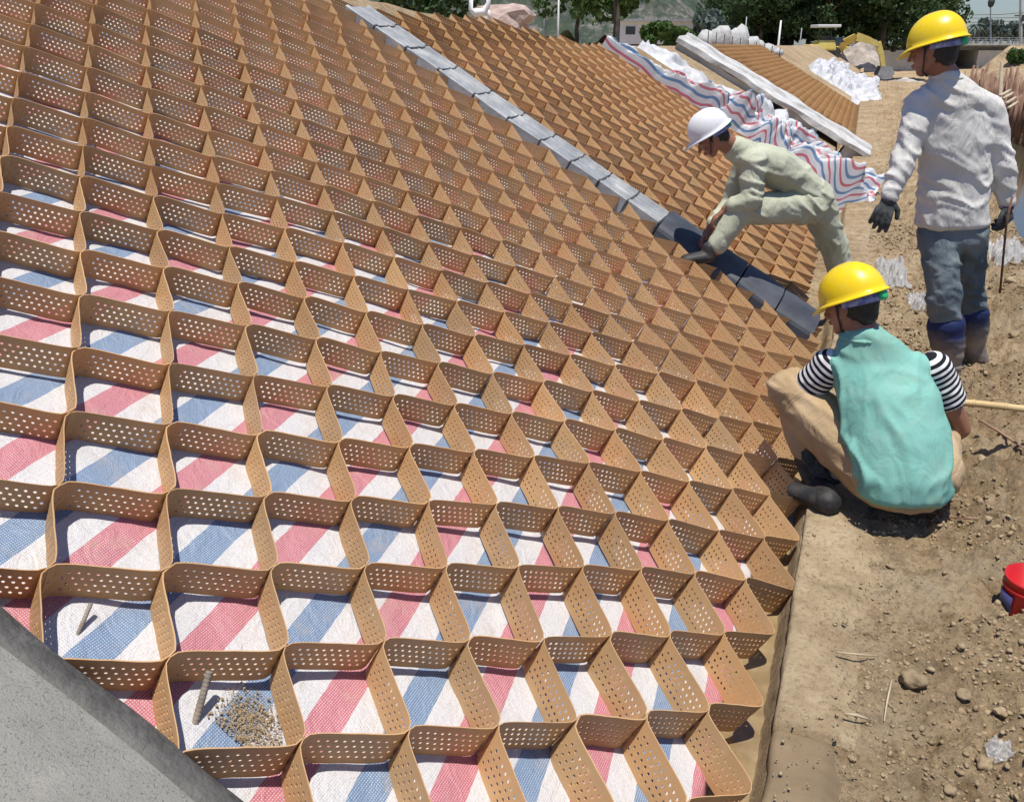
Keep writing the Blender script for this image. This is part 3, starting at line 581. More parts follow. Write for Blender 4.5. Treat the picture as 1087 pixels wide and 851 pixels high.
for i, (x, y, D, tm, s_, lab) in enumerate([
    (805, 55, 78, T1, .78, 'dark green tree at the left end of the dense row, above the stake fence'),
    (838, 54, 84, T2, 1.05, 'tall dark tree in the row standing just left of the road roller'),
    (872, 52, 80, T3, 1.0, 'broad dark tree directly behind the white canopied road roller'),
    (905, 52, 86, T1, 1.15, 'dark tree towering behind the yellow excavator boom'),
    (935, 50, 80, T2, 1.0, 'dark tree behind the left end of the bridge railing'),
    (960, 49, 88, T3, .95, 'rightmost dark tree of the row, its edge against the sky behind the yellow helmet'),
    (820, 54, 92, T2, .9, 'dark tree filling the gap behind the white pole left of the road roller'),
    (856, 54, 92, T1, 1.0, 'shaded tree between the tall dark tree and the road roller canopy'),
    (890, 54, 94, T2, .95, 'dark tree in the back of the row above the excavator cab'),
    (922, 54, 95, T3, 1.0, 'dark tree in the back of the row above the bend of the excavator boom'),
    (948, 52, 96, T1, 1.0, 'dark tree in the back of the row above the grey spoil mound'),
    (788, 54, 84, T3, .8, 'dark tree above the pale sacks at the start of the dense row'),
    (768, 50, 92, T3, .55, 'small low tree between the pale rocky hill and the dense dark row')]):
    put_tree(tm, M['leaf_dark'], x, y, D, lab, 'dense dark trees along the far left bank', s_, i*1.1)
T4 = tree_meshes(6.5, 7.5, 3800, .16, 21, .4, cl=16)
put_tree(T4, M['leaf_mid'], 652, 62, 34, 'spreading tree with a leaning dark trunk rising behind the crest of the middle panel', None, .85, .4)
T5 = tree_meshes(5, 5, 2600, .15, 22, .2, cl=14)
put_tree(T5, M['leaf_mid'], 612, 45, 38, 'bushy bright green tree left of the dark leaning trunk behind the crest', None, .8, 1.4)
def bush(x, y, D, h, w, label, mat='leaf_dark', seed=1, group=None, n=1500, size=.12, name='bush'):
    v, f = leaves((0, 0, h*.45), (w/2, w/2, h*.5), n, size, seed, cl=14); me = npmesh(name, v, f); o = link(name, me, M[mat]); o.location = tuple(at(x, y, D)); return tag(o, label, 'bush', group)
bush(470, 17, 26, 1.3, 3.6, 'dark green bush behind the crest just right of the grey jointed beam', seed=31)
bush(432, 8, 30, 1.2, 2.5, 'low bush at the top edge beside the end of the grey beam', seed=35)
bush(716, 49, 55, 1.3, 1.9, 'round green bush beside the low white building', 'leaf_mid', 32, size=.2)
bush(748, 48, 75, 2.6, 4.5, 'grey green bush between the white building and the pale sacks', 'leaf_far', 33, size=.25)
bush(694, 46, 60, 1.4, 1.9, 'green bush growing in front of the low white building', 'leaf_mid', 34, size=.2)
bush(1086, 68, 35, .5, 1.4, 'green scrub on top of the earth mound behind the wooden stakes', 'leaf_mid', 36, size=.1)
# low white building
bb = empty('low_building', tuple(at(700, 46, 90)), label='long low white building with dark openings far behind the slope crest', cat='building'); bl = bb.location
bm = bmesh.new(); box(bm, bl+Vector((0, 0, .9)), (8.5, 4, 2.0), FB); child('wall', bm_mesh('wall', bm), M['white_paint'], bb)
bm = bmesh.new(); box(bm, bl+Vector((0, 0, 2.0)), (9.2, 4.8, .22), FB); child('roof', bm_mesh('roof', bm), M['grey_paint'], bb)
for k in range(5):
    bm = bmesh.new(); box(bm, bl+RTv*(-3.2+1.6*k)-FHv*2.01+Z*1.1, (.9, .06, .7), FB); child('window', bm_mesh('window', bm), M['glass'], bb)
M['sack'] = simple('grey_white_sack', (.36, .36, .35), (.54, .53, .51), 6, .85, .5, 20, .03)
ORD = 'leftmost second third fourth fifth sixth seventh eighth ninth tenth eleventh twelfth thirteenth fourteenth fifteenth sixteenth seventeenth eighteenth nineteenth twentieth'.split()
def nth(i, n):
    if i == 0: return 'leftmost'
    if i == n-1: return 'rightmost'
    if i < 20: return ORD[i]+' from left'
    if n-1-i < 20: return ORD[n-1-i]+' from right'
    return str(i+1)+'th from left'
# pale sacks with thin stakes on the bank behind the last panel
for i in range(9):
    x = 748+i*9+(i % 2)*3; y = 50+i*1.1; h = [1.0, 1.25, 1.5, 1.3, 1.5, 1.0, .8, .6, .5][i]
    bm = bmesh.new(); rock(bm, (0, 0, h*.14), (.30, .30, h*.32), i+3, 2, i, .22); o = link('sack', bm_mesh('sack', bm), M['sack'], smooth=True); o.location = tuple(at(x, y, 27))
    tag(o, nth(i, 9)+' pale sack in the row on the crest above the farthest cell panel', 'sack', 'pale sacks lined up on the crest')
for i in range(10):
    bm = bmesh.new(); p = V_(at(750+i*8.5, 55+i*.8, 26)); tube(bm, [p-Z*.1, p+Z*(.55-.03*i)], .012, 5)
    tag(link('thin_stake', bm_mesh('thin_stake', bm), M['dark_metal']), nth(i, 10)+' thin dark stake in the row before the pale sacks', 'stake', 'thin stakes before the pale sacks')
# pinkish boulder and a white leaning frame near the crest
bm = bmesh.new(); p = V_(at(535, 22, 24)); rock(bm, p, (.85, .5, .42), 5, 3); tag(link('boulder', bm_mesh('boulder', bm), simple('pinkish_boulder', (.36, .26, .22), (.52, .40, .34), 4, .9, .5, 14, .05), smooth=False), 'pinkish boulder on the crest right of the white bent object', 'boulder')
bm = bmesh.new(); q = lambda x, y: V_(at(x, y, 23)); tube(bm, [q(500, -6), q(499, 10), q(504, 14), q(514, 13), q(518, 4), q(519, -8)], [.05, .06, .10, .10, .06, .05], 8); tube(bm, [q(517, 10), q(520, 22)], .05, 8)
tag(link('white_pipe_bend', bm_mesh('white_pipe_bend', bm), M['white_paint'], smooth=True), 'white bent pipe standing on the crest left of the pinkish boulder', 'pipe')
# poles
def pole(x, y0, y1, D, r, mat, label, name='pole', cat='pole', grp=None):
    a, b = V_(at(x, y1, D)), V_(at(x, y0, D)); b = Vector((a.x, a.y, b.z)); bm = bmesh.new(); tube(bm, [a-Z*1, a, b], [r, r, r*.7], 8); return tag(link(name, bm_mesh(name, bm), M[mat], smooth=True), label, cat, grp)
pole(592, -20, 28, 30, .035, 'white_paint', 'thin white pole behind the crest left of the bright green tree')
pole(577, -20, 26, 42, .03, 'grey_paint', 'thin grey pole behind the crest, left of the white pole')
pole(825, 22, 54, 55, .07, 'white_paint', 'white pole in front of the dark trees left of the road roller')
pole(789, 18, 50, 60, .05, 'grey_paint', 'thin grey pole before the trees above the pale sacks')
pole(848, 30, 52, 60, .04, 'grey_paint', 'slim grey pole just left of the road roller')
# bridge
br = empty('road_bridge', tuple(at(1010, 60, 110)), label='flat concrete road bridge with dark fascia and railing across the channel', cat='bridge')
bp = lambda x, y, D=110: V_(at(x, y, D))
zc = lambda y: bp(1010, y).z
c0 = V_(at(1010, 50, 110)); k_ = .1265                                 # metres per pixel at this distance
def bbx(name, x0, x1, y0, y1, depth, mat, off=0.0):
    a, b = bp(x0, y0), bp(x1, y1); bm = bmesh.new(); c = (a+b)/2+FHv*(depth/2+off); box(bm, c, (abs((b-a).dot(RTv)), depth, abs(b.z-a.z)), FB); return child(name, bm_mesh(name, bm), M[mat], br)
bbx('deck', 905, 1210, 48.2, 50.5, 9, 'bridge_dark'); bbx('deck_edge', 905, 1210, 46.6, 48.1, .5, 'bridge', -.6); bbx('girder', 905, 1210, 50.6, 53.5, 8, 'bridge_dark', .5)
bbx('abutment', 905, 990, 53.6, 82, 9, 'bridge', .3); bbx('abutment', 1040, 1210, 53.6, 82, 9, 'bridge', .3); bbx('opening_shade_panel', 991, 1039, 53.6, 90, .6, 'dark_metal', 8.5)  # last box: added dark panel standing in for the shade inside the bridge opening
for i in range(38):
    x = 907+i*8.1; bbx('railing_post', x, x+.9, 40, 46.5, .1, 'grey_paint', -.2)
for y in (40.2, 42.4, 44.6): bbx('railing_bar', 905, 1210, y-.25, y+.25, .06, 'grey_paint', -.25)
# lamp and utility poles with wires beyond the bridge
lp = empty('street_lamp', tuple(bp(1051, 46, 118)), label='street lamp on the bridge with its dark lamp head near the top edge', cat='street lamp')
bm = bmesh.new(); tube(bm, [bp(1051, 46, 118), bp(1051, 6, 118)], [.10, .06], 8); child('post', bm_mesh('post', bm), M['grey_paint'], lp)
bm = bmesh.new(); lathe(bm, bp(1051, 7, 118), [(0, -.2), (.3, 0), (.42, .5), (.30, 1.0), (0, 1.15)], 12); child('lamp_head', bm_mesh('lamp_head', bm), M['dark_metal'], lp)
up_ = empty('utility_pole', tuple(bp(1083, 46, 125)), label='pale utility pole carrying dark wires at the right edge', cat='utility pole')
bm = bmesh.new(); tube(bm, [bp(1083, 48, 125), bp(1083, -30, 125)], [.22, .15], 8); child('post', bm_mesh('post', bm), M['bridge'], up_)
bm = bmesh.new(); box(bm, bp(1083, 17, 125), (1.6, .15, .15), FB); child('crossarm', bm_mesh('crossarm', bm), M['dark_metal'], up_)
bm = bmesh.new(); lathe(bm, bp(1084, 23, 125), [(0, 0), (.3, 0), (.3, .8), (0, .8)], 10); child('insulator_drum', bm_mesh('insulator_drum', bm), M['dark_metal'], up_)
for i, (y0, ym, y1) in enumerate(((16.5, 15.5, 13), (19, 19, 18), (24.5, 23.5, 21))):
    bm = bmesh.new(); tube(bm, [bp(1005, y0, 150), bp(1030, ym+.6, 142), bp(1060, ym+.3, 132), bp(1083, y1+1, 125), bp(1150, y1+1, 110)], .035, 5)
    tag(link('overhead_wire', bm_mesh('overhead_wire', bm), M['dark_metal']), ['uppermost dark overhead wire crossing the sky at the right', 'middle dark overhead wire crossing the sky at the right', 'lowest dark overhead wire crossing above the palm'][i], 'wire')
# far tree line and palm beyond the bridge
pt = empty('palm_tree', tuple(bp(1035, 44, 170)), label='small palm with drooping fronds beyond the bridge against the sky', cat='palm tree')
bm = bmesh.new(); b_ = bp(1035, 46, 170); tp = bp(1035, 27, 170); tube(bm, [b_, (b_+tp)/2+RTv*.15, tp], [.2, .16, .12], 7); child('trunk', bm_mesh('trunk', bm), M['trunk'], pt)
bm = bmesh.new(); rr = random.Random(5)
for k in range(26):
    a = rr.uniform(0, 6.28); L = rr.uniform(1.3, 2.3); up = rr.uniform(-.1, .9); d = Vector((math.cos(a), math.sin(a), 0)); s_ = d.cross(Z); prev = None
    for q in range(6):
        u = q/5; p = tp+d*L*u+Z*(up*L*u-1.0*L*u*u); w_ = .28*math.sin(math.pi*min(1, u+.12)); cur = (bm.verts.new(p+s_*w_-Z*w_*.6), bm.verts.new(p), bm.verts.new(p-s_*w_-Z*w_*.6))
        if prev: bm.faces.new((prev[0], prev[1], cur[1], cur[0])); bm.faces.new((prev[1], prev[2], cur[2], cur[1]))
        prev = cur
child('frond_crown', bm_mesh('frond_crown', bm), M['leaf_far'], pt)
T6 = tree_meshes(7, 9, 1500, .45, 41, .2, cl=14)
for i, x in enumerate(range(1000, 1110, 10)):
    put_tree(T6, M['leaf_far'], x+(i*7 % 5), 47, 190+i*7 % 30, nth(i, 11)+' low greyish tree in the distant row beyond the bridge railing', 'low trees in the distance beyond the bridge', .40+.1*(i*3 % 4)/3+(.22 if i in (5, 7) else 0), i)
# earth mounds: beside the excavator and behind the stakes
def mound(x, y, D, r, h, mat, label, seed, name='earth_mound', cat='mound'):
    c = at(x, y, D); a, rr_ = np.meshgrid(np.linspace(0, 2*np.pi, 49), np.linspace(0, 1, 22), indexing='ij')
    px_, py_ = np.cos(a)*rr_*r[0], np.sin(a)*rr_*r[1]; z = h*(1-rr_**2)**1.2*(1+.5*fbm(px_*1.2/r[0]*2+seed, py_*1.2/r[1]*2, 4, seed))+.12*h*fbm(px_*6/r[0], py_*6/r[1]+seed, 3, seed)
    P = np.stack([px_, py_, z-.15*h], -1); P[-1] = P[0]; o = link(name, gridmesh(name, P), M[mat], smooth=True); o.location = tuple(c); return tag(o, label, cat)
mound(910, 68, 62, (1.9, 1.8), 1.75, 'dredge', 'grey mound of rocky spoil under the yellow excavator boom', 3)
mound(1092, 84, 36, (2.6, 3.0), 1.25, 'dirt', 'brown earth mound behind the row of wooden stakes', 6)
mound(960, 92, 48, (1.6, 3.0), .5, 'dredge', 'low heap of dark stones right of the excavator bucket', 9)
# excavator: boom, stick and bucket over the mound, body behind it
ex = empty('excavator', tuple(at(897, 62, 64)), label='small pale yellow excavator reaching its boom over the grey spoil mound', cat='excavator'); e = lambda x, y, d=60: V_(at(x, y, d))
def bar(nm, pts, w0, mat, dep=.28):
    bm = bmesh.new()
    for (a, wa), (b, wb) in zip(zip(pts, w0), zip(pts[1:], w0[1:])):
        d = (b-a).normalized(); s_ = d.cross(FHv).normalized(); vs = [bm.verts.new(p+s_*k*w_+FHv*f*dep/2) for p, w_ in ((a, wa), (b, wb)) for k in (-1, 1) for f in (-1, 1)]
        bmesh.ops.convex_hull(bm, input=vs)
    return child(nm, bm_mesh(nm, bm), M[mat], ex)
bar('boom', [e(890, 56, 62), e(897, 45, 61), e(909, 39.5), e(919, 42), e(932, 47.5)], [.18, .24, .26, .2, .12], 'yellow_paint')
bar('stick', [e(931, 45.5), e(935, 58), e(937, 72)], [.20, .15, .12], 'yellow_paint', .22)
bar('ram', [e(903, 49), e(912, 43)], [.06, .06], 'grey_paint', .1); bar('ram', [e(921, 41), e(931, 44)], [.05, .05], 'grey_paint', .1)
bm = bmesh.new(); bk = [e(933, 70), e(944, 71), e(947, 78), e(943, 84), e(934, 84.5), e(929, 79)]
for k, p in enumerate(bk): pass
A0 = [bm.verts.new(p-FHv*.35) for p in bk]; A1 = [bm.verts.new(p+FHv*.35) for p in bk]; bm.faces.new(A0); bm.faces.new(A1[::-1])
for k in range(5): bm.faces.new((A0[k], A0[k+1], A1[k+1], A1[k]))
child('bucket', bm_mesh('bucket', bm), M['grey_paint'], ex)
bm = bmesh.new(); box(bm, e(892, 56, 64), (1.6, 1.5, .8), FB, .08); child('body', bm_mesh('body', bm), M['yellow_paint'], ex)
bm = bmesh.new(); box(bm, e(889, 49, 64.3), (.8, 1.0, 1.1), FB, .06, .9); child('cab', bm_mesh('cab', bm), M['glass'], ex)
for k in (-1, 1):
    bm = bmesh.new(); box(bm, e(893, 63, 64)+FHv*k*.75, (2.2, .35, .45), FB, .15); child('track', bm_mesh('track', bm), M['dark_metal'], ex)
# road roller with white canopy
rl = empty('road_roller', tuple(at(870, 60, 58)), label='yellow road roller under a white canopy in front of the dark trees', cat='road roller'); e = lambda x, y, d=58: V_(at(x, y, d))
def rb_(nm, x, y, sx, sy, sz, mat, d=58, bev=.04, tp=1.0): bm = bmesh.new(); box(bm, e(x, y, d), (sx, sy, sz), FB, bev, tp); return child(nm, bm_mesh(nm, bm), M[mat], rl)
rb_('canopy', 876, 28, 1.45, 1.5, .16, 'white_paint'); rb_('hood', 874, 48.5, 1.25, 1.3, .62, 'yellow_paint', bev=.12, tp=.85); rb_('chassis', 874, 55, 1.2, 1.2, .3, 'dark_metal'); rb_('seat_back', 877, 42, .5, .6, .4, 'dark_metal'); rb_('front_frame', 860, 52, .6, 1.3, .5, 'yellow_paint', bev=.08)
for x in (869, 882): rb_('canopy_post', x, 36, .05, .05, 1.0, 'dark_metal', 57.6, 0); rb_('canopy_post', x, 36, .05, .05, 1.0, 'dark_metal', 58.4, 0)
for x, r_, nm in ((862, .42, 'drum'), (882, .40, 'rear_wheel')):
    bm = bmesh.new(); lathe(bm, e(x, 57)-FHv*.55, [(0, 0), (r_, 0), (r_, 1.1), (0, 1.1)], 24, FB @ Matrix.Rotation(-math.pi/2, 3, 'X')); child(nm, bm_mesh(nm, bm), M['dark_metal'], rl)
bm = bmesh.new(); box(bm, V_(at(859, 60, 52)), (.62, .4, .30), FB, .03); tag(link('red_crate', bm_mesh('red_crate', bm), M['red']), 'small red crate on the bank in front of the road roller', 'crate')
# grey rubble wall piece on the bank
for i in range(12):
    bm = bmesh.new(); x = 812+i*4; p = V_(at(x, 57+(i % 3)-i*.1, 48)); rock(bm, p, (.26, .2, .22+.05*(i % 4)), i+50, 1, i); tag(link('rubble_stone', bm_mesh('rubble_stone', bm), M['white_conc']), nth(i, 12)+' pale rubble stone in the heap left of the road roller', 'stone', 'pale rubble left of the road roller')
# wooden stakes on the far river bank
rr = random.Random(3); k = 0
for row, (Da, Db, y_) in enumerate(((26, 20.5, 0), (24.5, 19, 5))):
    n_ = 52 if row == 0 else 26
    for i in range(n_):
        u = i/(n_-1); x = 1018+u*85+rr.uniform(-1.5, 1.5); D_ = Da+(Db-Da)*u; base = V_(at(x, 120+u*22+y_, D_)); base.z = min(base.z, -.35)
        h = rr.uniform(1.0, 1.5) if row == 0 else rr.uniform(.6, 1.15); lean = Vector((rr.uniform(-.10, .10), rr.uniform(-.08, .08), 1))
        bm = bmesh.new(); tube(bm, [base-Z*.2, base+lean*h*.5+Vector((rr.uniform(-.02, .02), 0, 0)), base+lean*h], [rr.uniform(.03, .05), .038, rr.uniform(.02, .034)], 7)
        tag(link('wooden_stake', bm_mesh('wooden_stake', bm), M['wood'], smooth=True), nth(i, n_)+(' tall' if row == 0 else ' short')+' brown wooden stake in the '+('back' if row == 0 else 'front')+' row at the far water edge', 'stake', 'wooden stakes along the far water edge')
for i, (x, y) in enumerate(((1069, 104), (1072, 109), (1066, 101), (1074, 114))):
    bm = bmesh.new(); p = V_(at(x, y, 16.5)); tube(bm, [p-RTv*.18-FHv*.2, p+RTv*.30+Z*.06+FHv*.4], .028, 7); tag(link('pale_pole', bm_mesh('pale_pole', bm), M['palewood'], smooth=True), ['second highest', 'third', 'topmost', 'lowest'][i]+' pale bare pole in the small stack lying against the wooden stakes', 'pole', 'pale poles stacked against the stakes')
bm = bmesh.new(); tube(bm, [V_(at(1061, 112, 18)), V_(at(1063, 66, 18.4))], [.04, .03], 7); tag(link('pale_pole', bm_mesh('pale_pole', bm), M['palewood']), 'tall pale leaning pole standing among the brown wooden stakes', 'pole')
# ------------------------------------------------------------------ people
class Body:
    """collects rounded cones and ellipsoids; a voxel remesh turns them into one continuous surface"""
    def __init__(s): s.bm = bmesh.new()
    def ell(s, c, r, F=None, n=2):
        vs = bmesh.ops.create_icosphere(s.bm, subdivisions=n, radius=1.0)['verts']; F = F or Matrix.Identity(3)
        for v in vs: v.co = Vector(c)+F @ Vector((v.co.x*r[0], v.co.y*r[1], v.co.z*r[2]))
        return vs
    def hull(s, A, B):
        big = max(*A[1], *B[1]) > .055
        b = bmesh.new(); V = []
        for c, r, F in (A, B):
            vs = bmesh.ops.create_icosphere(b, subdivisions=3 if big else 2, radius=1.0)['verts']
            for v in vs: v.co = Vector(c)+F @ Vector((v.co.x*r[0], v.co.y*r[1], v.co.z*r[2]))
        r = bmesh.ops.convex_hull(b, input=b.verts[:]); bmesh.ops.delete(b, geom=[v for v in b.verts if not v.link_faces], context='VERTS')
        me = bpy.data.meshes.new('tmp'); b.to_mesh(me); b.free(); s.bm.from_mesh(me); bpy.data.meshes.remove(me)
    def limb(s, pts, rad, g=0.0, F=None):
        I = F or Matrix.Identity(3)
        E = [(Vector(p), (Vector(r) if isinstance(r, (tuple, list)) else Vector((r, r, r)))+Vector((g, g, g)), I) for p, r in zip(pts, rad)]
        for a, b in zip(E, E[1:]): s.hull(a, b)
    def mesh(s, name, voxel, smooth=6, disp=None):
        me = bpy.data.meshes.new('tmp'); s.bm.to_mesh(me); s.bm.free(); o = bpy.data.objects.new('tmp', me); sc.collection.objects.link(o)
        m = o.modifiers.new('r', 'REMESH'); m.mode = 'VOXEL'; m.voxel_size = voxel; m.adaptivity = 0
        k = o.modifiers.new('s', 'SMOOTH'); k.factor = .5; k.iterations = smooth
        dg = bpy.context.evaluated_depsgraph_get(); out = bpy.data.meshes.new_from_object(o.evaluated_get(dg)); out.name = name
        bpy.data.objects.remove(o); bpy.data.meshes.remove(me)
        if disp:
            n = len(out.vertices); co = np.empty(n*3); nn = np.empty(n*3); out.vertices.foreach_get('co', co); out.vertices.foreach_get('normal', nn)
            co = co.reshape(-1, 3); nn = nn.reshape(-1, 3); co += nn*np.array([disp(Vector(p)) for p in co])[:, None]; out.vertices.foreach_set('co', co.ravel()); out.update()
        return out
def trim(me, fn):
    """delete the part of a mesh where fn(point) < 0 and close nothing (cloth edges)"""
    b = bmesh.new(); b.from_mesh(me); bmesh.ops.delete(b, geom=[v for v in b.verts if fn(v.co) < 0], context='VERTS'); b.to_mesh(me); b.free(); return me
def folds(axis, amp=.010, freq=16, seed=0, joints=()):
    """long creases across the axis of a cloth, deeper near the joints"""
    ax = Vector(axis).normalized(); b1 = ax.orthogonal().normalized(); b2 = ax.cross(b1)
    def f(p):
        e = 0.40
        for j, r in joints: e += .8*math.exp(-((p-Vector(j)).length/r)**2)
        w = mnoise.noise_vector(p*3.5+Vector((seed, 0, 0)))*.8
        v = Vector((p.dot(ax)*freq*1.1, p.dot(b1)*3.2, p.dot(b2)*3.2))+w+Vector((seed*3.1, 0, 0))
        n1 = mnoise.noise(v); n2 = mnoise.noise(v*2.1+Vector((7, seed, 3)))
        return max(-.004, amp*e*((.55-abs(n1)*2.6)+.4*(.5-abs(n2)*2.4)))
    return f
def fingers(B, wrist, d, up, curl=.5, sc_=1.0, side=1, r=.0085, grow=0.0):
    """palm, four bent fingers of unequal length and a thumb; d = direction of the hand, up = back of the hand"""
    d = Vector(d).normalized(); up = Vector(up); up = (up-d*up.dot(d)).normalized(); x = d.cross(up).normalized()*side; w = Vector(wrist)
    F = Matrix((x*side, d, up)).transposed() if side > 0 else Matrix((x, d, up)).transposed()
    B.hull((w+d*.015, Vector((.026, .016, .016))*sc_+Vector((grow,)*3), F), (w+d*.072*sc_, Vector((.036, .016, .012))*sc_+Vector((grow,)*3), F))
    tips = []
    for i, (o, L) in enumerate(((-.031, .066), (-.0105, .076), (.0105, .071), (.031, .055))):
        p = w+(d*.082+x*o)*sc_; dd = (d+x*o*4).normalized(); pts = [p-dd*.02*sc_]
        ang = 0
        for k, fr in enumerate((.45, .32, .26)):
            pts.append(p) if k == 0 else None
            ang += curl*(.7+.12*i); p = p+(dd*math.cos(ang)-up*math.sin(ang))*L*fr*sc_; pts.append(p)
        B.limb(pts, [r*sc_*1.05, r*sc_*1.0, r*sc_*.95, r*sc_*.9, r*sc_*.8][:len(pts)], grow); tips.append(p)
    p = w+(d*.028-x*.026)*sc_; q = p+(d*.6-x*.75-up*.25).normalized()*.036*sc_; e = q+(d*.9-x*.25-up*.35).normalized()*.030*sc_
    B.limb([p, q, e], [r*1.25*sc_, r*1.05*sc_, r*.9*sc_], grow)
    return tips
def head(B, c, look, up, s=1.0):
    look = Vector(look).normalized(); up = Vector(up); up = (up-look*up.dot(look)).normalized(); x = look.cross(up).normalized(); c = Vector(c)
    F = Matrix((x, look, up)).transposed(); P = lambda a, b, z: c+F @ Vector((a, b, z))*s
    B.ell(P(0, -.012, .035), Vector((.077, .092, .088))*s, F)                 # skull
    B.hull((P(0, .02, 0), Vector((.064, .068, .07))*s, F), (P(0, .048, -.075), Vector((.030, .026, .026))*s, F))    # face to chin
    for k in (-1, 1):
        B.hull((P(.052*k, .0, -.03), Vector((.016, .03, .03))*s, F), (P(.022*k, .05, -.082), Vector((.016, .018, .016))*s, F))   # jaw
        B.ell(P(.078*k, -.012, -.002), Vector((.009, .020, .031))*s, F @ Matrix.Rotation(.25, 3, 'X'))   # ear
        B.ell(P(.040*k, .068, -.022), Vector((.02, .014, .015))*s, F)          # cheek
        B.ell(P(.030*k, .080, .026), Vector((.022, .010, .007))*s, F)          # brow
    B.hull((P(0, .088, .014), Vector((.008, .008, .008))*s, F), (P(0, .106, -.022), Vector((.013, .012, .010))*s, F))    # nose
    B.ell(P(0, .088, -.048), Vector((.022, .010, .0055))*s, F); B.ell(P(0, .086, -.057), Vector((.019, .010, .006))*s, F)  # lips
    return F, P
def helmet(person, c, look, up, mat, s=1.0, strap=True):
    look = Vector(look).normalized(); up = Vector(up); up = (up-look*up.dot(look)).normalized(); x = look.cross(up).normalized(); c = Vector(c)
    F = Matrix((x, look, up)).transposed(); bm = bmesh.new()
    nz, na = 14, 48; rings = []
    def rad(phi, th):
        a, b = .112, .138; return a*math.cos(phi), b*math.cos(phi)
    for i in range(nz):
        phi = math.pi/2*i/(nz-1)*1.0; ring = []
        for k in range(na):
            th = 2*math.pi*k/na; ca, sa = math.cos(th), math.sin(th)
            rx, ry = .113*max(0, math.cos(phi))**.86, .138*max(0, math.cos(phi))**.86
            z = .132*math.sin(phi); ridge = .006*math.exp(-(rx*ca/.016)**2)*math.sin(phi)+.0035*math.exp(-((abs(rx*ca)-.045)/.010)**2)*math.sin(phi)
            ring.append(bm.verts.new(Vector((rx*ca, ry*sa, z+ridge))))
        rings.append(ring)
    # rim: flares out, longer in front (peak)
    low = []
    for q, (o, dz) in enumerate(((.004, -.004), (.012, -.010), (.014, -.014), (.010, -.016), (.0, -.010))):
        ring = []
        for k in range(na):
            th = 2*math.pi*k/na; ca, sa = math.cos(th), math.sin(th); pk = max(0, sa)**5*.045*min(1, q/2 if q < 3 else 1)*(1 if q < 4 else 0)
            ring.append(bm.verts.new(Vector(((.113+o)*ca, (.138+o+pk)*sa, dz-pk*.42))))
        low.append(ring)
    allr = low[::-1]+rings
    for a, b in zip(allr, allr[1:]):
        for k in range(na): bm.faces.new((a[k], a[(k+1) % na], b[(k+1) % na], b[k]))
    bmesh.ops.remove_doubles(bm, verts=bm.verts, dist=.0004)
    for v in bm.verts: v.co = c+F @ (v.co*s)
    sh = child('helmet', bm_mesh('helmet', bm), mat, person, True)
    P = lambda a, b, z: c+F @ (Vector((a, b, z))*s)
    bm = bmesh.new()                                                       # cradle band round the nape
    pts = [P(.094*math.cos(a), .118*math.sin(a), -.022-.012*math.sin(-a)) for a in [math.pi+math.pi*k/16 for k in range(17)]]
    rr = []
    for p in pts:
        o = (p-c); o = o-F.col[2]*o.dot(F.col[2]); o.normalize()
        rr.append([bm.verts.new(p+o*a+F.col[2]*b) for a, b in ((0, -.014), (.003, -.014), (.003, .014), (0, .014))])
    for a, b in zip(rr, rr[1:]):
        for k in range(4): bm.faces.new((a[k], a[(k+1) % 4], b[(k+1) % 4], b[k]))
    link2(sh, 'head_band', bm_mesh('head_band', bm), M['blueband'])
    bm = bmesh.new(); Mk = F @ Matrix.Rotation(math.pi/2, 3, 'X'); lathe(bm, P(0, -.118, -.030), [(0, 0), (.019, 0), (.021, .004), (.019, .016), (.012, .019), (0, .019)], 18, Mk)
    link2(sh, 'knob', bm_mesh('knob', bm), M['green'])
    if strap:
        bm = bmesh.new()
        for k in (-1, 1): tube(bm, [P(.100*k, .02, -.012), P(.088*k, .035, -.07), P(.055*k, .06, -.125), P(0, .062, -.148)], .0035, 6)
        link2(sh, 'chin_strap', bm_mesh('chin_strap', bm), M['blackm'])
    return sh, F
def link2(par, name, me, mat):
    o = link(name, me, mat, None, True); o.parent = par
    return o
def hair(person, c, F, s=1.0):
    B = Body(); P = lambda a, b, z: Vector(c)+F @ (Vector((a, b, z))*s)
    B.ell(P(0, -.022, .028), Vector((.082, .092, .088))*s, F); B.ell(P(0, -.062, -.025), Vector((.056, .038, .045))*s, F)
    me = B.mesh('hair', .005, 3, lambda p: .003*mnoise.noise(p*60))
    Fi = F.transposed(); me = trim(me, lambda p: 1 if ((Fi @ (p-Vector(c))).y < .045*s-.25*max(0, -(Fi @ (p-Vector(c))).z)) else -1)
    child('hair', me, M['hair'], person, True)
def lay(part_of, name, me, mat): return child(name, me, mat, part_of, True)

# ---- standing worker
p1 = empty('person', tuple(gnd(1020, 402)), label='person standing in white shirt, jeans, muddy boots and yellow helmet, holding a thin rod', cat='person')
D = 4.12; A_ = lambda x, y, d=D: V_(at(x, y, d))
hd = A_(991, 55, 4.10); look = (-RTv*.72+FHv*.70-Z*.15)
neck = A_(1003, 80); chest = A_(1012, 104); sL, sR = A_(976, 110), A_(1048, 116); eL, wL = A_(960, 166, 4.06), A_(944, 208, 4.0); eR, wR = A_(1063, 170, 4.10), A_(1068, 214, 4.08)
hpL, hpR = A_(996, 246), A_(1026, 248); kL, kR = A_(1001, 312, 4.03), A_(1028, 306, 4.26); aL, aR = A_(1007, 385, 4.04), A_(1033, 364, 4.32); tL, tR = A_(1004, 404, 4.04), A_(1036, 382, 4.33)
B = Body(); F1, P1 = head(B, hd, look, Z)
B.limb([hd-Z*.02, neck, chest], [.052, .056, .075]); B.limb([chest, A_(1011, 170), A_(1009, 225)], [(.135, .075, .07), (.12, .075, .08), (.135, .085, .08)], 0, FB)
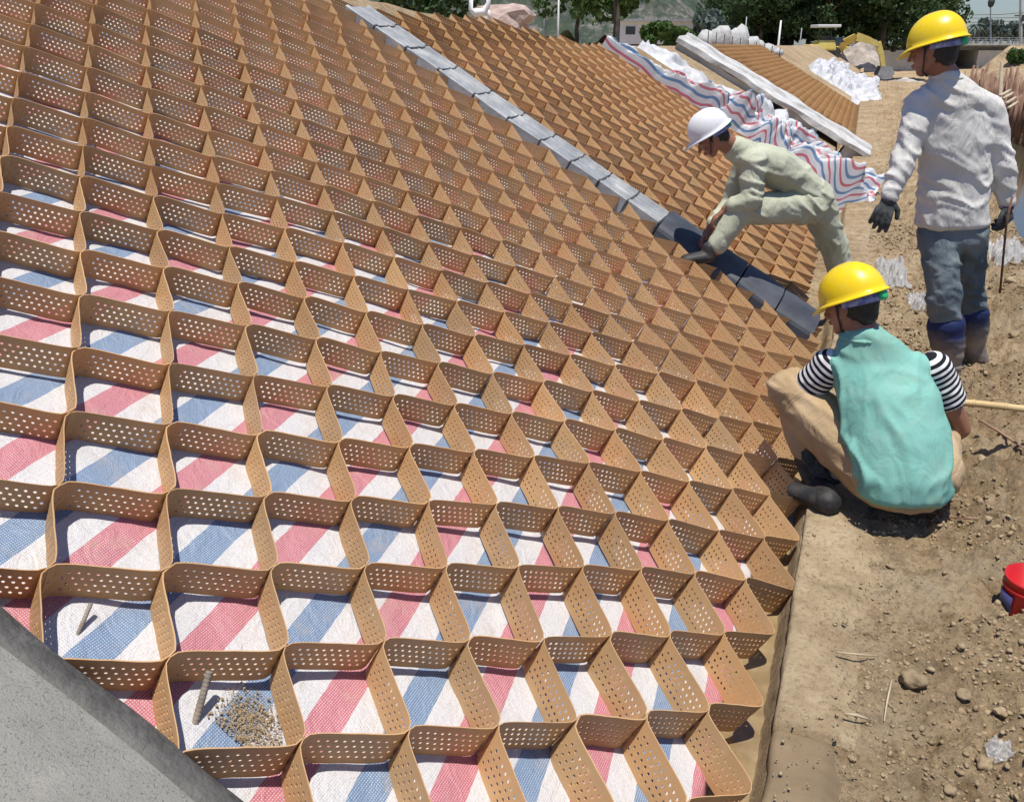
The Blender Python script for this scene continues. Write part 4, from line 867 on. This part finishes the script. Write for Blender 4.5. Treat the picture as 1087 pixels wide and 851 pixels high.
for S_, E_, W_ in ((sL, eL, wL), (sR, eR, wR)): B.limb([chest*.5+S_*.5, S_, E_, W_], [.045, .042, .034, .026])
for H_, K_, L_, T_ in ((hpL, kL, aL, tL), (hpR, kR, aR, tR)): B.limb([H_, K_, L_, T_], [.08, .055, .042, .035]); B.limb([T_, T_-RTv*.03+FHv*.15-Z*.02], [.035, .025])
dL = (wL-eL).normalized(); dR = (wR-eR).normalized()
fingers(B, wL, dL, -RTv*.4-FHv, .35, 1, 1); fingers(B, wR, dR, RTv*.7-FHv*.7, .9, 1, -1)
lay(p1, 'body', B.mesh('body', .0055, 3), M['skin']); hair(p1, hd, F1)
helmet(p1, hd+F1 @ Vector((0, -.010, .040)), look-Z*.14, Z, M['yellow_helmet'], .91)
B = Body()
B.limb([A_(1003, 82), A_(1008, 95), A_(1012, 109)], [(.070, .070, .03), (.125, .092, .045), (.168, .108, .06)], 0, FB)
B.limb([A_(1012, 117), A_(1012, 150), A_(1013, 185), A_(1011, 215), A_(1010, 236)], [(.172, .10, .05), (.175, .115, .06), (.166, .112, .06), (.170, .120, .06), (.180, .128, .045)], 0, FB)
for S_, E_, W_ in ((sL, eL, wL), (sR, eR, wR)): B.limb([chest*.5+S_*.5, S_, S_*.5+E_*.5, E_, E_*.45+W_*.55, W_-(W_-E_)*.02], [.080, .070, .060, .055, .052, .043])
me = B.mesh('shirt', .009, 3, folds((.45, .1, .85), .018, 11, 3, [(eL, .12), (eR, .12), (sL, .12), (A_(1010, 200), .14)]))
hemz = A_(1010, 238).z
lay(p1, 'shirt', me, M['white_shirt'])
B = Body(); B.limb([A_(1002, 76)+Z*.0, A_(1004, 83)], [(.066, .066, .010), (.080, .076, .012)], 0, FB); lay(p1, 'collar', B.mesh('collar', .006, 2, folds((1, 0, 0), .004, 20, 4)), M['white_shirt'])
B = Body()
for W_, E_ in ((wL, eL), (wR, eR)): d_ = (W_-E_).normalized(); B.limb([W_-d_*.025, W_+d_*.012], [.036, .036])
lay(p1, 'cuff', B.mesh('cuff', .005, 2, folds((0, 0, 1), .004, 30, 9)), M['purple'])
B = Body(); B.limb([A_(1010, 232), A_(1010, 252)], [(.155, .11, .05), (.150, .115, .06)], 0, FB)
for H_, K_, L_ in ((hpL, kL, aL), (hpR, kR, aR)): B.limb([H_, H_*.5+K_*.5, K_, K_*.6+L_*.4], [.098, .088, .077, .074])
lay(p1, 'trousers', B.mesh('trousers', .009, 3, folds((.2, .2, .95), .018, 11, 8, [(kL, .14), (kR, .14), (A_(1010, 262), .1)])), M['denim'])
for K_, L_, T_ in ((kL, aL, tL), (kR, aR, tR)):
    B = Body(); top = K_*.55+L_*.45; B.limb([top, top*.5+L_*.5, L_, T_-Z*.0], [.088, .080, .062, .060]); toe = T_-RTv*.04+FHv*.15-Z*.005
    B.limb([T_-Z*.012, toe-Z*.02], [(.052, .052, .045), (.048, .048, .036)])
    lay(p1, 'boot', B.mesh('boot', .007, 3, folds((0, 0, 1), .009, 14, 5, [(L_, .1)])), M['boot'])
for W_, d_, u_, sd, cu in ((wL, dL, -RTv*.4-FHv, 1, .42), (wR, dR, RTv*.7-FHv*.7, -1, .95)):
    B = Body(); B.limb([W_-d_*.03, W_+d_*.02], [.034, .033]); fingers(B, W_, d_, u_, cu, 1.08, sd, .0098, .0015)
    lay(p1, 'glove', B.mesh('glove', .0035, 3), M['glove'])
rb = A_(1068, 236, 4.02); bm = bmesh.new(); tube(bm, [rb+Z*.12, rb, A_(1061, 311, 4.06)], .0055, 7)
tag(link('thin_rod', bm_mesh('thin_rod', bm), M['rust'], smooth=True), 'thin rusty rod held upright in the standing worker\'s right hand', 'rod')

# ---- squatting worker
p2 = empty('person', tuple(gnd(900, 540)), label='person squatting in teal polo with striped sleeves, khaki trousers and yellow helmet', cat='person')
D = 2.80; A_ = lambda x, y, d=D: V_(at(x, y, d))
hd = A_(903, 327, 2.93); look = (-RTv*.62+FHv*.75-Z*.28)
neck = A_(915, 352, 2.9); sL, sR = A_(880, 388, 2.92), A_(990, 392, 2.88); chest = A_(935, 392, 2.88)
eL, wL = A_(838, 432, 3.02), A_(858, 482, 2.92); eR, wR = A_(1018, 455, 2.90), A_(985, 478, 3.10)
hpL, hpR = A_(928, 500, 2.74), A_(985, 500, 2.74); kL, kR = A_(838, 414, 3.02), A_(985, 430, 3.2); aL, aR = A_(868, 515, 2.92), A_(975, 505, 3.05)
fL = V_(gnd(878, 535, .045)); fR = V_(gnd(965, 520, .04))
B = Body(); F2, P2 = head(B, hd, look, Z+look*.15, .94)
B.limb([hd-Z*.02, neck, A_(925, 372, 2.9)], [.052, .056, .07])
torso = [(A_(930, 384, 2.89), (.155, .075, .05)), (A_(945, 420, 2.82), (.165, .095, .07)), (A_(952, 460, 2.77), (.150, .10, .07)), (A_(956, 497, 2.74), (.155, .11, .07))]
B.limb([a for a, b in torso], [b for a, b in torso], -.015, FB)
for S_, E_, W_ in ((sL, eL, wL), (sR, eR, wR)): B.limb([chest*.5+S_*.5, S_, E_, W_], [.05, .05, .040, .028])
for H_, K_, L_, T_ in ((hpL, kL, aL, fL), (hpR, kR, aR, fR)): B.limb([H_, K_, L_, T_], [.085, .06, .045, .035]); B.limb([T_, T_-RTv*.06+FHv*.11-Z*.01], [.035, .025])
dL = (wL-eL).normalized(); dR = (wR-eR).normalized()
fingers(B, wL, dL, -RTv*.6-FHv*.5, .6, 1, 1); fingers(B, wR, dR, RTv, .6, 1, -1)
lay(p2, 'body', B.mesh('body', .0055, 3), M['skin']); hair(p2, hd, F2, .94)
helmet(p2, hd+F2 @ Vector((0, -.010, .044)), look-Z*.24, Z, M['yellow_helmet'], .87)
B = Body(); B.limb([neck-Z*.0, torso[0][0]], [(.066, .06, .03), (.155, .085, .05)], .005, FB)
polo = [(torso[0][0], (.165, .088, .05)), (A_(943, 420, 2.82), (.185, .115, .07)), (A_(950, 460, 2.76), (.185, .13, .07)), (A_(954, 497, 2.72), (.192, .145, .07)), (A_(956, 515, 2.71), (.182, .14, .045))]
B.limb([a for a, b in polo], [b for a, b in polo], .004, FB)
for S_, E_ in ((sL, eL), (sR, eR)): B.limb([chest*.35+S_*.65, chest*.08+S_*.92], [.062, .052])
me = B.mesh('polo_shirt', .008, 4, folds((.80, -.2, .35), .024, 9, 21, [(A_(905, 480, 2.72), .16), (sL, .1), (A_(975, 500, 2.7), .1)]))
lay(p2, 'polo_shirt', me, M['teal'])
B = Body(); B.limb([neck-Z*.004, neck-Z*.018], [(.068, .064, .012), (.084, .077, .010)], 0, FB); lay(p2, 'collar', B.mesh('collar', .006, 2), M['teal'])
for S_, E_, k in ((sL, eL, .52), (sR, eR, .50)):
    B = Body(); B.limb([S_, S_*(1-k)+E_*k], [.066, .066]); me = B.mesh('sleeve', .007, 3, folds((0, 0, 1), .008, 14, 2))
    d_ = (E_-S_).normalized(); me = trim(me, lambda p: (S_*(1-k)+E_*k+d_*.012-p).dot(d_))
    l = me.uv_layers.new(name='UVMap'); 
    for lp in me.loops: l.data[lp.index].uv = ((me.vertices[lp.vertex_index].co-S_).dot(d_)+1, 0)
    lay(p2, 'striped_sleeve', me, M['stripes'])
B = Body(); B.limb([torso[3][0], A_(955, 522, 2.74)], [(.150, .115, .06), (.165, .135, .05)], 0, FB)
for H_, K_, L_ in ((hpL, kL, aL), (hpR, kR, aR)): B.limb([H_, H_*.5+K_*.5, K_], [.118, .112, .088]); B.limb([K_, K_*.4+L_*.6], [.074, .062])
lay(p2, 'trousers', B.mesh('trousers', .008, 3, folds((RTv*.55+Z*.6), .013, 12, 31, [(kL, .12), (hpL, .12)])), M['khaki'])
for K_, L_, T_, w in ((kL, aL, fL, 1), (kR, aR, fR, -1)):
    B = Body(); B.limb([K_*.45+L_*.55, L_, T_+Z*.01], [.060, .055, .050]); B.limb([T_-Z*.0, T_-RTv*.07+FHv*.12-Z*.012], [(.046, .046, .042), (.044, .044, .032)])
    lay(p2, 'boot', B.mesh('boot', .006, 3, folds((0, 0, 1), .005, 14, 5)), M['blackboot'])
for W_, d_, u_, sd in ((wL, dL, -RTv*.6-FHv*.5, 1),):
    B = Body(); B.limb([W_-d_*.05, W_+d_*.02], [.036, .034]); fingers(B, W_, d_, u_, .7, 1.1, sd, .0098, .0015); lay(p2, 'glove', B.mesh('glove', .0035, 3), M['glove'])

# ---- bending worker
p3 = empty('person', tuple(onsl(745, 272)), label='person bending forward in a pale olive uniform and white helmet over the grey beam', cat='person')
A_ = lambda x, y, d=5.05: V_(at(x, y, d))
hd = A_(756, 147, 5.0); look = (-RTv*.80+FHv*.10-Z*.62)
hp = A_(862, 212, 5.2); chest = A_(803, 172, 5.10); neck = A_(777, 156, 5.05)
sN, sF = A_(800, 172, 4.97), A_(795, 164, 5.24); eN, wN = A_(796, 213, 4.93), A_(770, 222, 4.97); eF, wF = A_(775, 216, 5.32), A_(750, 248, 5.15)
hN, hF = A_(858, 218, 5.12), A_(866, 214, 5.30); kN, kF = A_(784, 224, 4.98), A_(884, 262, 5.38); aN, aF = A_(758, 264, 4.95), A_(901, 318, 5.48); 
tN = A_(752, 272, 4.95); tF = A_(903, 331, 5.45)
B = Body(); F3, P3 = head(B, hd, look, Z*.8-RTv*.5, .92)
ax = (hp-chest).normalized(); FT = Matrix((ax, FHv, ax.cross(FHv))).transposed()
B.limb([hd+RTv*.03, neck, chest], [.05, .056, .075])
tor = [(chest-ax*.03, (.06, .155, .095)), (A_(820, 176, 5.12), (.06, .165, .115)), (A_(843, 192, 5.17), (.06, .150, .112)), (hp, (.06, .150, .115))]
B.limb([a for a, b in tor], [b for a, b in tor], -.015, FT)
for S_, E_, W_ in ((sN, eN, wN), (sF, eF, wF)): B.limb([chest*.5+S_*.5, S_, E_, W_], [.05, .05, .040, .028])
for H_, K_, L_, T_ in ((hN, kN, aN, tN), (hF, kF, aF, tF)): B.limb([H_, K_, L_, T_], [.085, .06, .045, .032]); B.limb([T_, T_-RTv*.13-Z*.01], [.032, .022])
dN = (wN-eN).normalized(); dF = (wF-eF).normalized()
fingers(B, wN, dN+Vector((0, 0, -.5)), Z-RTv*.5, .6, 1.05, -1); fingers(B, wF, dF, -RTv+Z*.3, .75, 1.05, 1)
lay(p3, 'body', B.mesh('body', .0055, 3), M['skin']); hair(p3, hd, F3, .92)
helmet(p3, hd+F3 @ Vector((0, -.008, .050)), look+(Z*.1), Z*.8-RTv*.5, M['white_helmet'], .87)
B = Body(); B.limb([neck+ax*.01, chest-ax*.02], [(.045, .07, .068), (.06, .145, .09)], .004, FT); B.limb([a for a, b in tor], [b for a, b in tor], .008, FT)
for S_, E_, W_ in ((sN, eN, wN), (sF, eF, wF)): B.limb([chest*.4+S_*.6, S_, S_*.5+E_*.5, E_, E_*.35+W_*.65], [.072, .074, .068, .062, .052])
lay(p3, 'jacket', B.mesh('jacket', .009, 3, folds((.25, 0, .95), .016, 11, 40, [(eN, .12), (A_(822, 200), .14), (sN, .1)])), M['olive'])
B = Body(); B.limb([neck-ax*.015, neck+ax*.02], [(.014, .068, .066), (.014, .074, .070)], 0, FT); lay(p3, 'collar', B.mesh('collar', .006, 2), M['olive'])
B = Body(); B.limb([hp-ax*.03, hp+ax*.04], [(.06, .152, .122), (.06, .150, .120)], .008, FT)
for H_, K_, L_ in ((hN, kN, aN), (hF, kF, aF)): B.limb([H_, H_*.5+K_*.5, K_, K_*.5+L_*.5, K_*.12+L_*.88], [.112, .098, .086, .074, .058])
lay(p3, 'trousers', B.mesh('trousers', .009, 3, folds((.5, 0, .75), .018, 10, 50, [(kN, .14), (hN, .14), (kF, .12)])), M['olive'])
for T_ in (tN, tF):
    B = Body(); B.limb([T_+Z*.05, T_, T_-RTv*.13-Z*.015-FHv*.02], [(.045, .045, .04), (.05, .05, .04), (.045, .045, .032)]); lay(p3, 'shoe', B.mesh('shoe', .006, 3), M['blackboot'])
# ------------------------------------------------------------------ loose ground: clods and pebbles nobody could count
def scatter(name, n, xr, yr, size, seed, mat, zf, dens=None, kind='stuff', flat=.75):
    g = np.random.default_rng(seed); b = bmesh.new(); bmesh.ops.create_icosphere(b, subdivisions=1, radius=1); bv = np.array([v.co[:] for v in b.verts]); bf = np.array([[v.index for v in f.verts] for f in b.faces]); b.free()
    x = g.uniform(*xr, n*3); y = yr[0]+(yr[1]-yr[0])*g.uniform(0, 1, n*3)**1.5; w = dens(x, y) if dens else np.ones(n*3); keep = g.uniform(0, 1, n*3) < w; x, y = x[keep][:n], y[keep][:n]; n = len(x)
    s = size[0]+(size[1]-size[0])*g.uniform(0, 1, n)**4; s = s*(1+.12*y); z = zf(x, y)
    P = bv[None]*(1+.45*g.uniform(-1, 1, (n, len(bv), 1)))*g.uniform(.5, 1.3, (n, 1, 3))*s[:, None, None]*np.array([1, 1, flat]); a = g.uniform(0, 6.28, n)
    c, d = np.cos(a)[:, None], np.sin(a)[:, None]; X_ = P[..., 0]*c-P[..., 1]*d; Y_ = P[..., 0]*d+P[..., 1]*c
    P = np.stack([X_+x[:, None], Y_+y[:, None], P[..., 2]+(z+s*.10)[:, None]], -1).reshape(-1, 3); F = (bf[None]+(np.arange(n)*len(bv))[:, None, None]).reshape(-1, 3)
    o = link(name, npmesh(name, P, F), M[mat], smooth=False); o['kind'] = kind; return o
gz_ = lambda x, y: ground_z(x, y)
dn = lambda x, y: sm(x, .16, .40)*np.clip(.25+1.5*fbm(x*2.2, y*2.2, 3, 90), .05, 1)
scatter('soil_crumbs', 52000, (.2, 2.3), (.9, 9), (.0010, .0075), 1, 'clod', gz_, dn)
scatter('soil_clods', 4200, (.3, 2.6), (1.0, 14), (.003, .012), 2, 'clod', gz_, dn)
scatter('sand_grit', 1500, (.03, .24), (.95, 6), (.001, .005), 3, 'clod', lambda x, y: .016+0*x)
P0 = onsl(268, 766, -.095); s0_, t0_ = st(P0)
def tarpz(x, y): return slope_z(x, .093)
scatter('spilled_soil', 2600, (P0[0]-.07, P0[0]+.07), (P0[1]-.05, P0[1]+.06), (.0006, .0028), 5, 'clod', tarpz, lambda x, y: np.exp(-(((x-P0[0])/.045)**2+((y-P0[1])/.04)**2)))
# bigger stones one can point to
for i, (x, y, s, lab) in enumerate([
    (968, 727, (.050, .042, .030), 'largest pale flat stone in the dirt, beside the upright pale twig'), (1020, 746, (.026, .024, .018), 'yellowish stone right of the largest flat stone'),
    (1060, 760, (.022, .02, .015), 'brown stone low at the right edge below the red bucket'), (1045, 810, (.030, .026, .02), 'greyish stone in the bottom right corner'),
    (1000, 655, (.018, .02, .013), 'small stone on the dirt left of the red bucket'), (945, 600, (.02, .018, .013), 'small brown stone between the kerb and the squatting person'),
    (1040, 500, (.03, .028, .02), 'lumpy stone right of the squatting person\'s elbow'), (1065, 560, (.024, .02, .018), 'brown stone above the red bucket'),
    (960, 372, (.045, .04, .03), 'stone behind the squatting person left of the muddy boots'), (1072, 370, (.04, .04, .03), 'stone on the churned soil right of the muddy boots'),
    (1065, 330, (.05, .045, .035), 'stone at the right edge beyond the thin rod'), (930, 300, (.05, .05, .035), 'stone between the yellow helmets on the churned soil'),
    (1010, 835, (.022, .02, .016), 'small stone at the bottom edge of the dirt'), (905, 800, (.014, .014, .01), 'small pebble at the edge of the damp kerb')]):
    p = gnd(x, y, 0); p[2] = float(ground_z(np.array([p[0]]), np.array([p[1]]))[0])+s[2]*.35
    bm = bmesh.new(); rock(bm, p, [q_*.7 for q_ in s], i+20, 3, i*1.3, .5); tag(link('stone', bm_mesh('stone', bm), M['clod' if i not in (0, 1) else 'kerb'], smooth=True), lab, 'stone')
def gl(x, y, up=.006):
    p = gnd(x, y, 0); 
    for _ in range(4): z = float(ground_z(np.array([p[0]]), np.array([p[1]]))[0]); z = max(z, .018) if .0 < p[0] < .24 else z; p = gnd(x, y, z+up)
    return V_(p)
for nm, pts, r, mat, lab, cat in [
    ('twig', [(888, 692), (908, 694), (932, 696)], .0025, 'palewood', 'pale twig lying across the sandy kerb', 'twig'),
    ('twig', [(946, 722), (941, 745), (938, 765)], .0026, 'palewood', 'short pale twig lying beside the largest flat stone', 'twig'),
    ('twig', [(896, 757), (910, 759), (924, 764)], .0035, 'palewood', 'thick broken twig near the damp end of the kerb', 'twig'),
    ('rusty_rod', [(975, 545), (1000, 548), (1035, 551)], .0035, 'rust', 'thin rusty rod on the ground right below the squatting person', 'rod'),
    ('dark_stick', [(1040, 446), (1060, 458), (1087, 476)], .006, 'wood', 'dark curved stick on the soil below the bamboo pole', 'stick')]:
    bm = bmesh.new(); tube(bm, [gl(x, y, .008 if nm != 'dark_stick' else .02) for x, y in pts], [r, r, r*.7], 6); tag(link(nm, bm_mesh(nm, bm), M[mat], smooth=True), lab, cat)
# bamboo pole
bp_ = empty('bamboo_pole', tuple(gnd(1050, 440)), label='pale bamboo pole sticking out to the right beside the squatting person', cat='pole')
a, b = V_(at(985, 424, 3.35)), V_(at(1130, 440, 3.25)); bm = bmesh.new(); pts = []; rad = []
for i in range(31):
    u = i/30; pts.append(a.lerp(b, u)+Z*.006*math.sin(u*3)); rad.append(.0155)
tube(bm, pts, rad, 12); child('culm', bm_mesh('culm', bm), M['bamboo'], bp_, True)
for u in (.12, .33, .56, .80):
    bm = bmesh.new(); p = a.lerp(b, u)+Z*.006*math.sin(u*3); d = (b-a).normalized(); tube(bm, [p-d*.006, p-d*.002, p+d*.002, p+d*.006], [.0156, .0178, .0178, .0156], 12); child('node_ring', bm_mesh('node_ring', bm), M['bamboo'], bp_, True)
# red bucket
g_ = gnd(1088, 652, -.02); rbk = empty('red_bucket', tuple(g_), label='red round bucket half in the frame at the right edge of the dirt', cat='bucket'); c = Vector(g_)
bm = bmesh.new(); lathe(bm, c, [(0, 0), (.070, 0), (.074, .004), (.080, .125), (.083, .128), (.083, .134), (.078, .134), (.071, .012), (0, .010)], 40); child('shell', bm_mesh('shell', bm), M['red'], rbk, True)
bm = bmesh.new(); lathe(bm, c, [(.0805, .096), (.083, .098), (.083, .104), (.0807, .106)], 40); child('rim_band', bm_mesh('rim_band', bm), M['red'], rbk, True)
bm = bmesh.new(); rr_ = []
for k in range(9):
    a_ = math.radians(168+k*7); o = Vector((math.cos(a_), math.sin(a_), 0)); rr_.append([bm.verts.new(c+o*r_+Z*h_) for r_, h_ in ((.0755, .02), (.0800, .085), (.0812, .085), (.0767, .02))])
for p, q in zip(rr_, rr_[1:]):
    for k in range(4): bm.faces.new((p[k], p[(k+1) % 4], q[(k+1) % 4], q[k]))
child('label_patch', bm_mesh('label_patch', bm), simple('dark_blue_print', (.03, .05, .16), (.08, .08, .22), 30, .4, 0), rbk, True)
bm = bmesh.new(); tube(bm, [c+Vector((.082*math.cos(t_), .082*math.sin(t_)*.2-.082*math.sin(t_)*.9, .12+.0*t_)) for t_ in [math.pi*k/12 for k in range(13)]], .0022, 6); child('handle', bm_mesh('handle', bm), M['steel'], rbk, True)
# pins driven through the cells near the beam
def rebar(p, q, r, mat, lab, cat='steel pin', nm='steel_pin'):
    p, q = V_(p), V_(q); bm = bmesh.new(); n = 46; L = []; RR = []
    for i in range(n+1): L.append(p.lerp(q, i/n)); RR.append(r*(1.16 if i % 3 == 0 else 1.0))
    tube(bm, L, RR, 9); tag(link(nm, bm_mesh(nm, bm), M[mat], smooth=True), lab, cat)
rebar(onsl(203, 780, -.112), onsl(222, 712, -.03), .0065, 'steel', 'ribbed grey steel pin leaning in the open cell beside the concrete corner')
rebar(onsl(75, 690, -.108), onsl(96, 640, -.06), .004, 'steel', 'slim grey rod lying on the tarp in the second cell above the beam', 'rod', 'thin_rod')
# plastic film scraps and pale litter
def film(name, x, y, w, d, h, seed, lab, mat='film', z=0.0):
    c = gl(x, y, .0); u, v = np.meshgrid(np.linspace(-1, 1, 46), np.linspace(-1, 1, 34), indexing='ij'); e_ = 1+.35*fbm(u*1.5+seed, v*1.5, 3, seed)
    X_ = c.x+RT[0]*u*w*e_-.2*v*w; Y_ = c.y+v*d*e_+u*w*.3; Z_ = ground_z(X_, Y_)+.012+h*np.abs(fbm(u*2.5+seed, v*2.5, 4, seed+4))*2*(1-.8*np.maximum(np.abs(u), np.abs(v))**3)
    tag(link(name, gridmesh(name, np.stack([X_, Y_, Z_], -1)), M[mat], smooth=True), lab, 'plastic film')
film('plastic_film', 946, 292, .10, .45, .05, 3, 'crumpled clear plastic film on the soil left of the standing person\'s legs')
film('plastic_film', 975, 322, .07, .16, .04, 7, 'small twist of whitish film just left of the standing person\'s knees')
film('plastic_film', 1072, 272, .14, .40, .05, 5, 'whitish plastic film spread on the bank right of the thin rod')
film('plastic_film', 1060, 800, .03, .02, .012, 9, 'tiny clear scrap of film in the dirt at the bottom right')

# soil spilled over the kerb edge
scatter('kerb_edge_soil', 4200, (.10, .50), (.95, 6.5), (.0008, .006), 8, 'clod', gz_, lambda x, y: np.exp(-((x-.27-.08*fbm(y*2.5, y*0, 3, 5))/.09)**2))
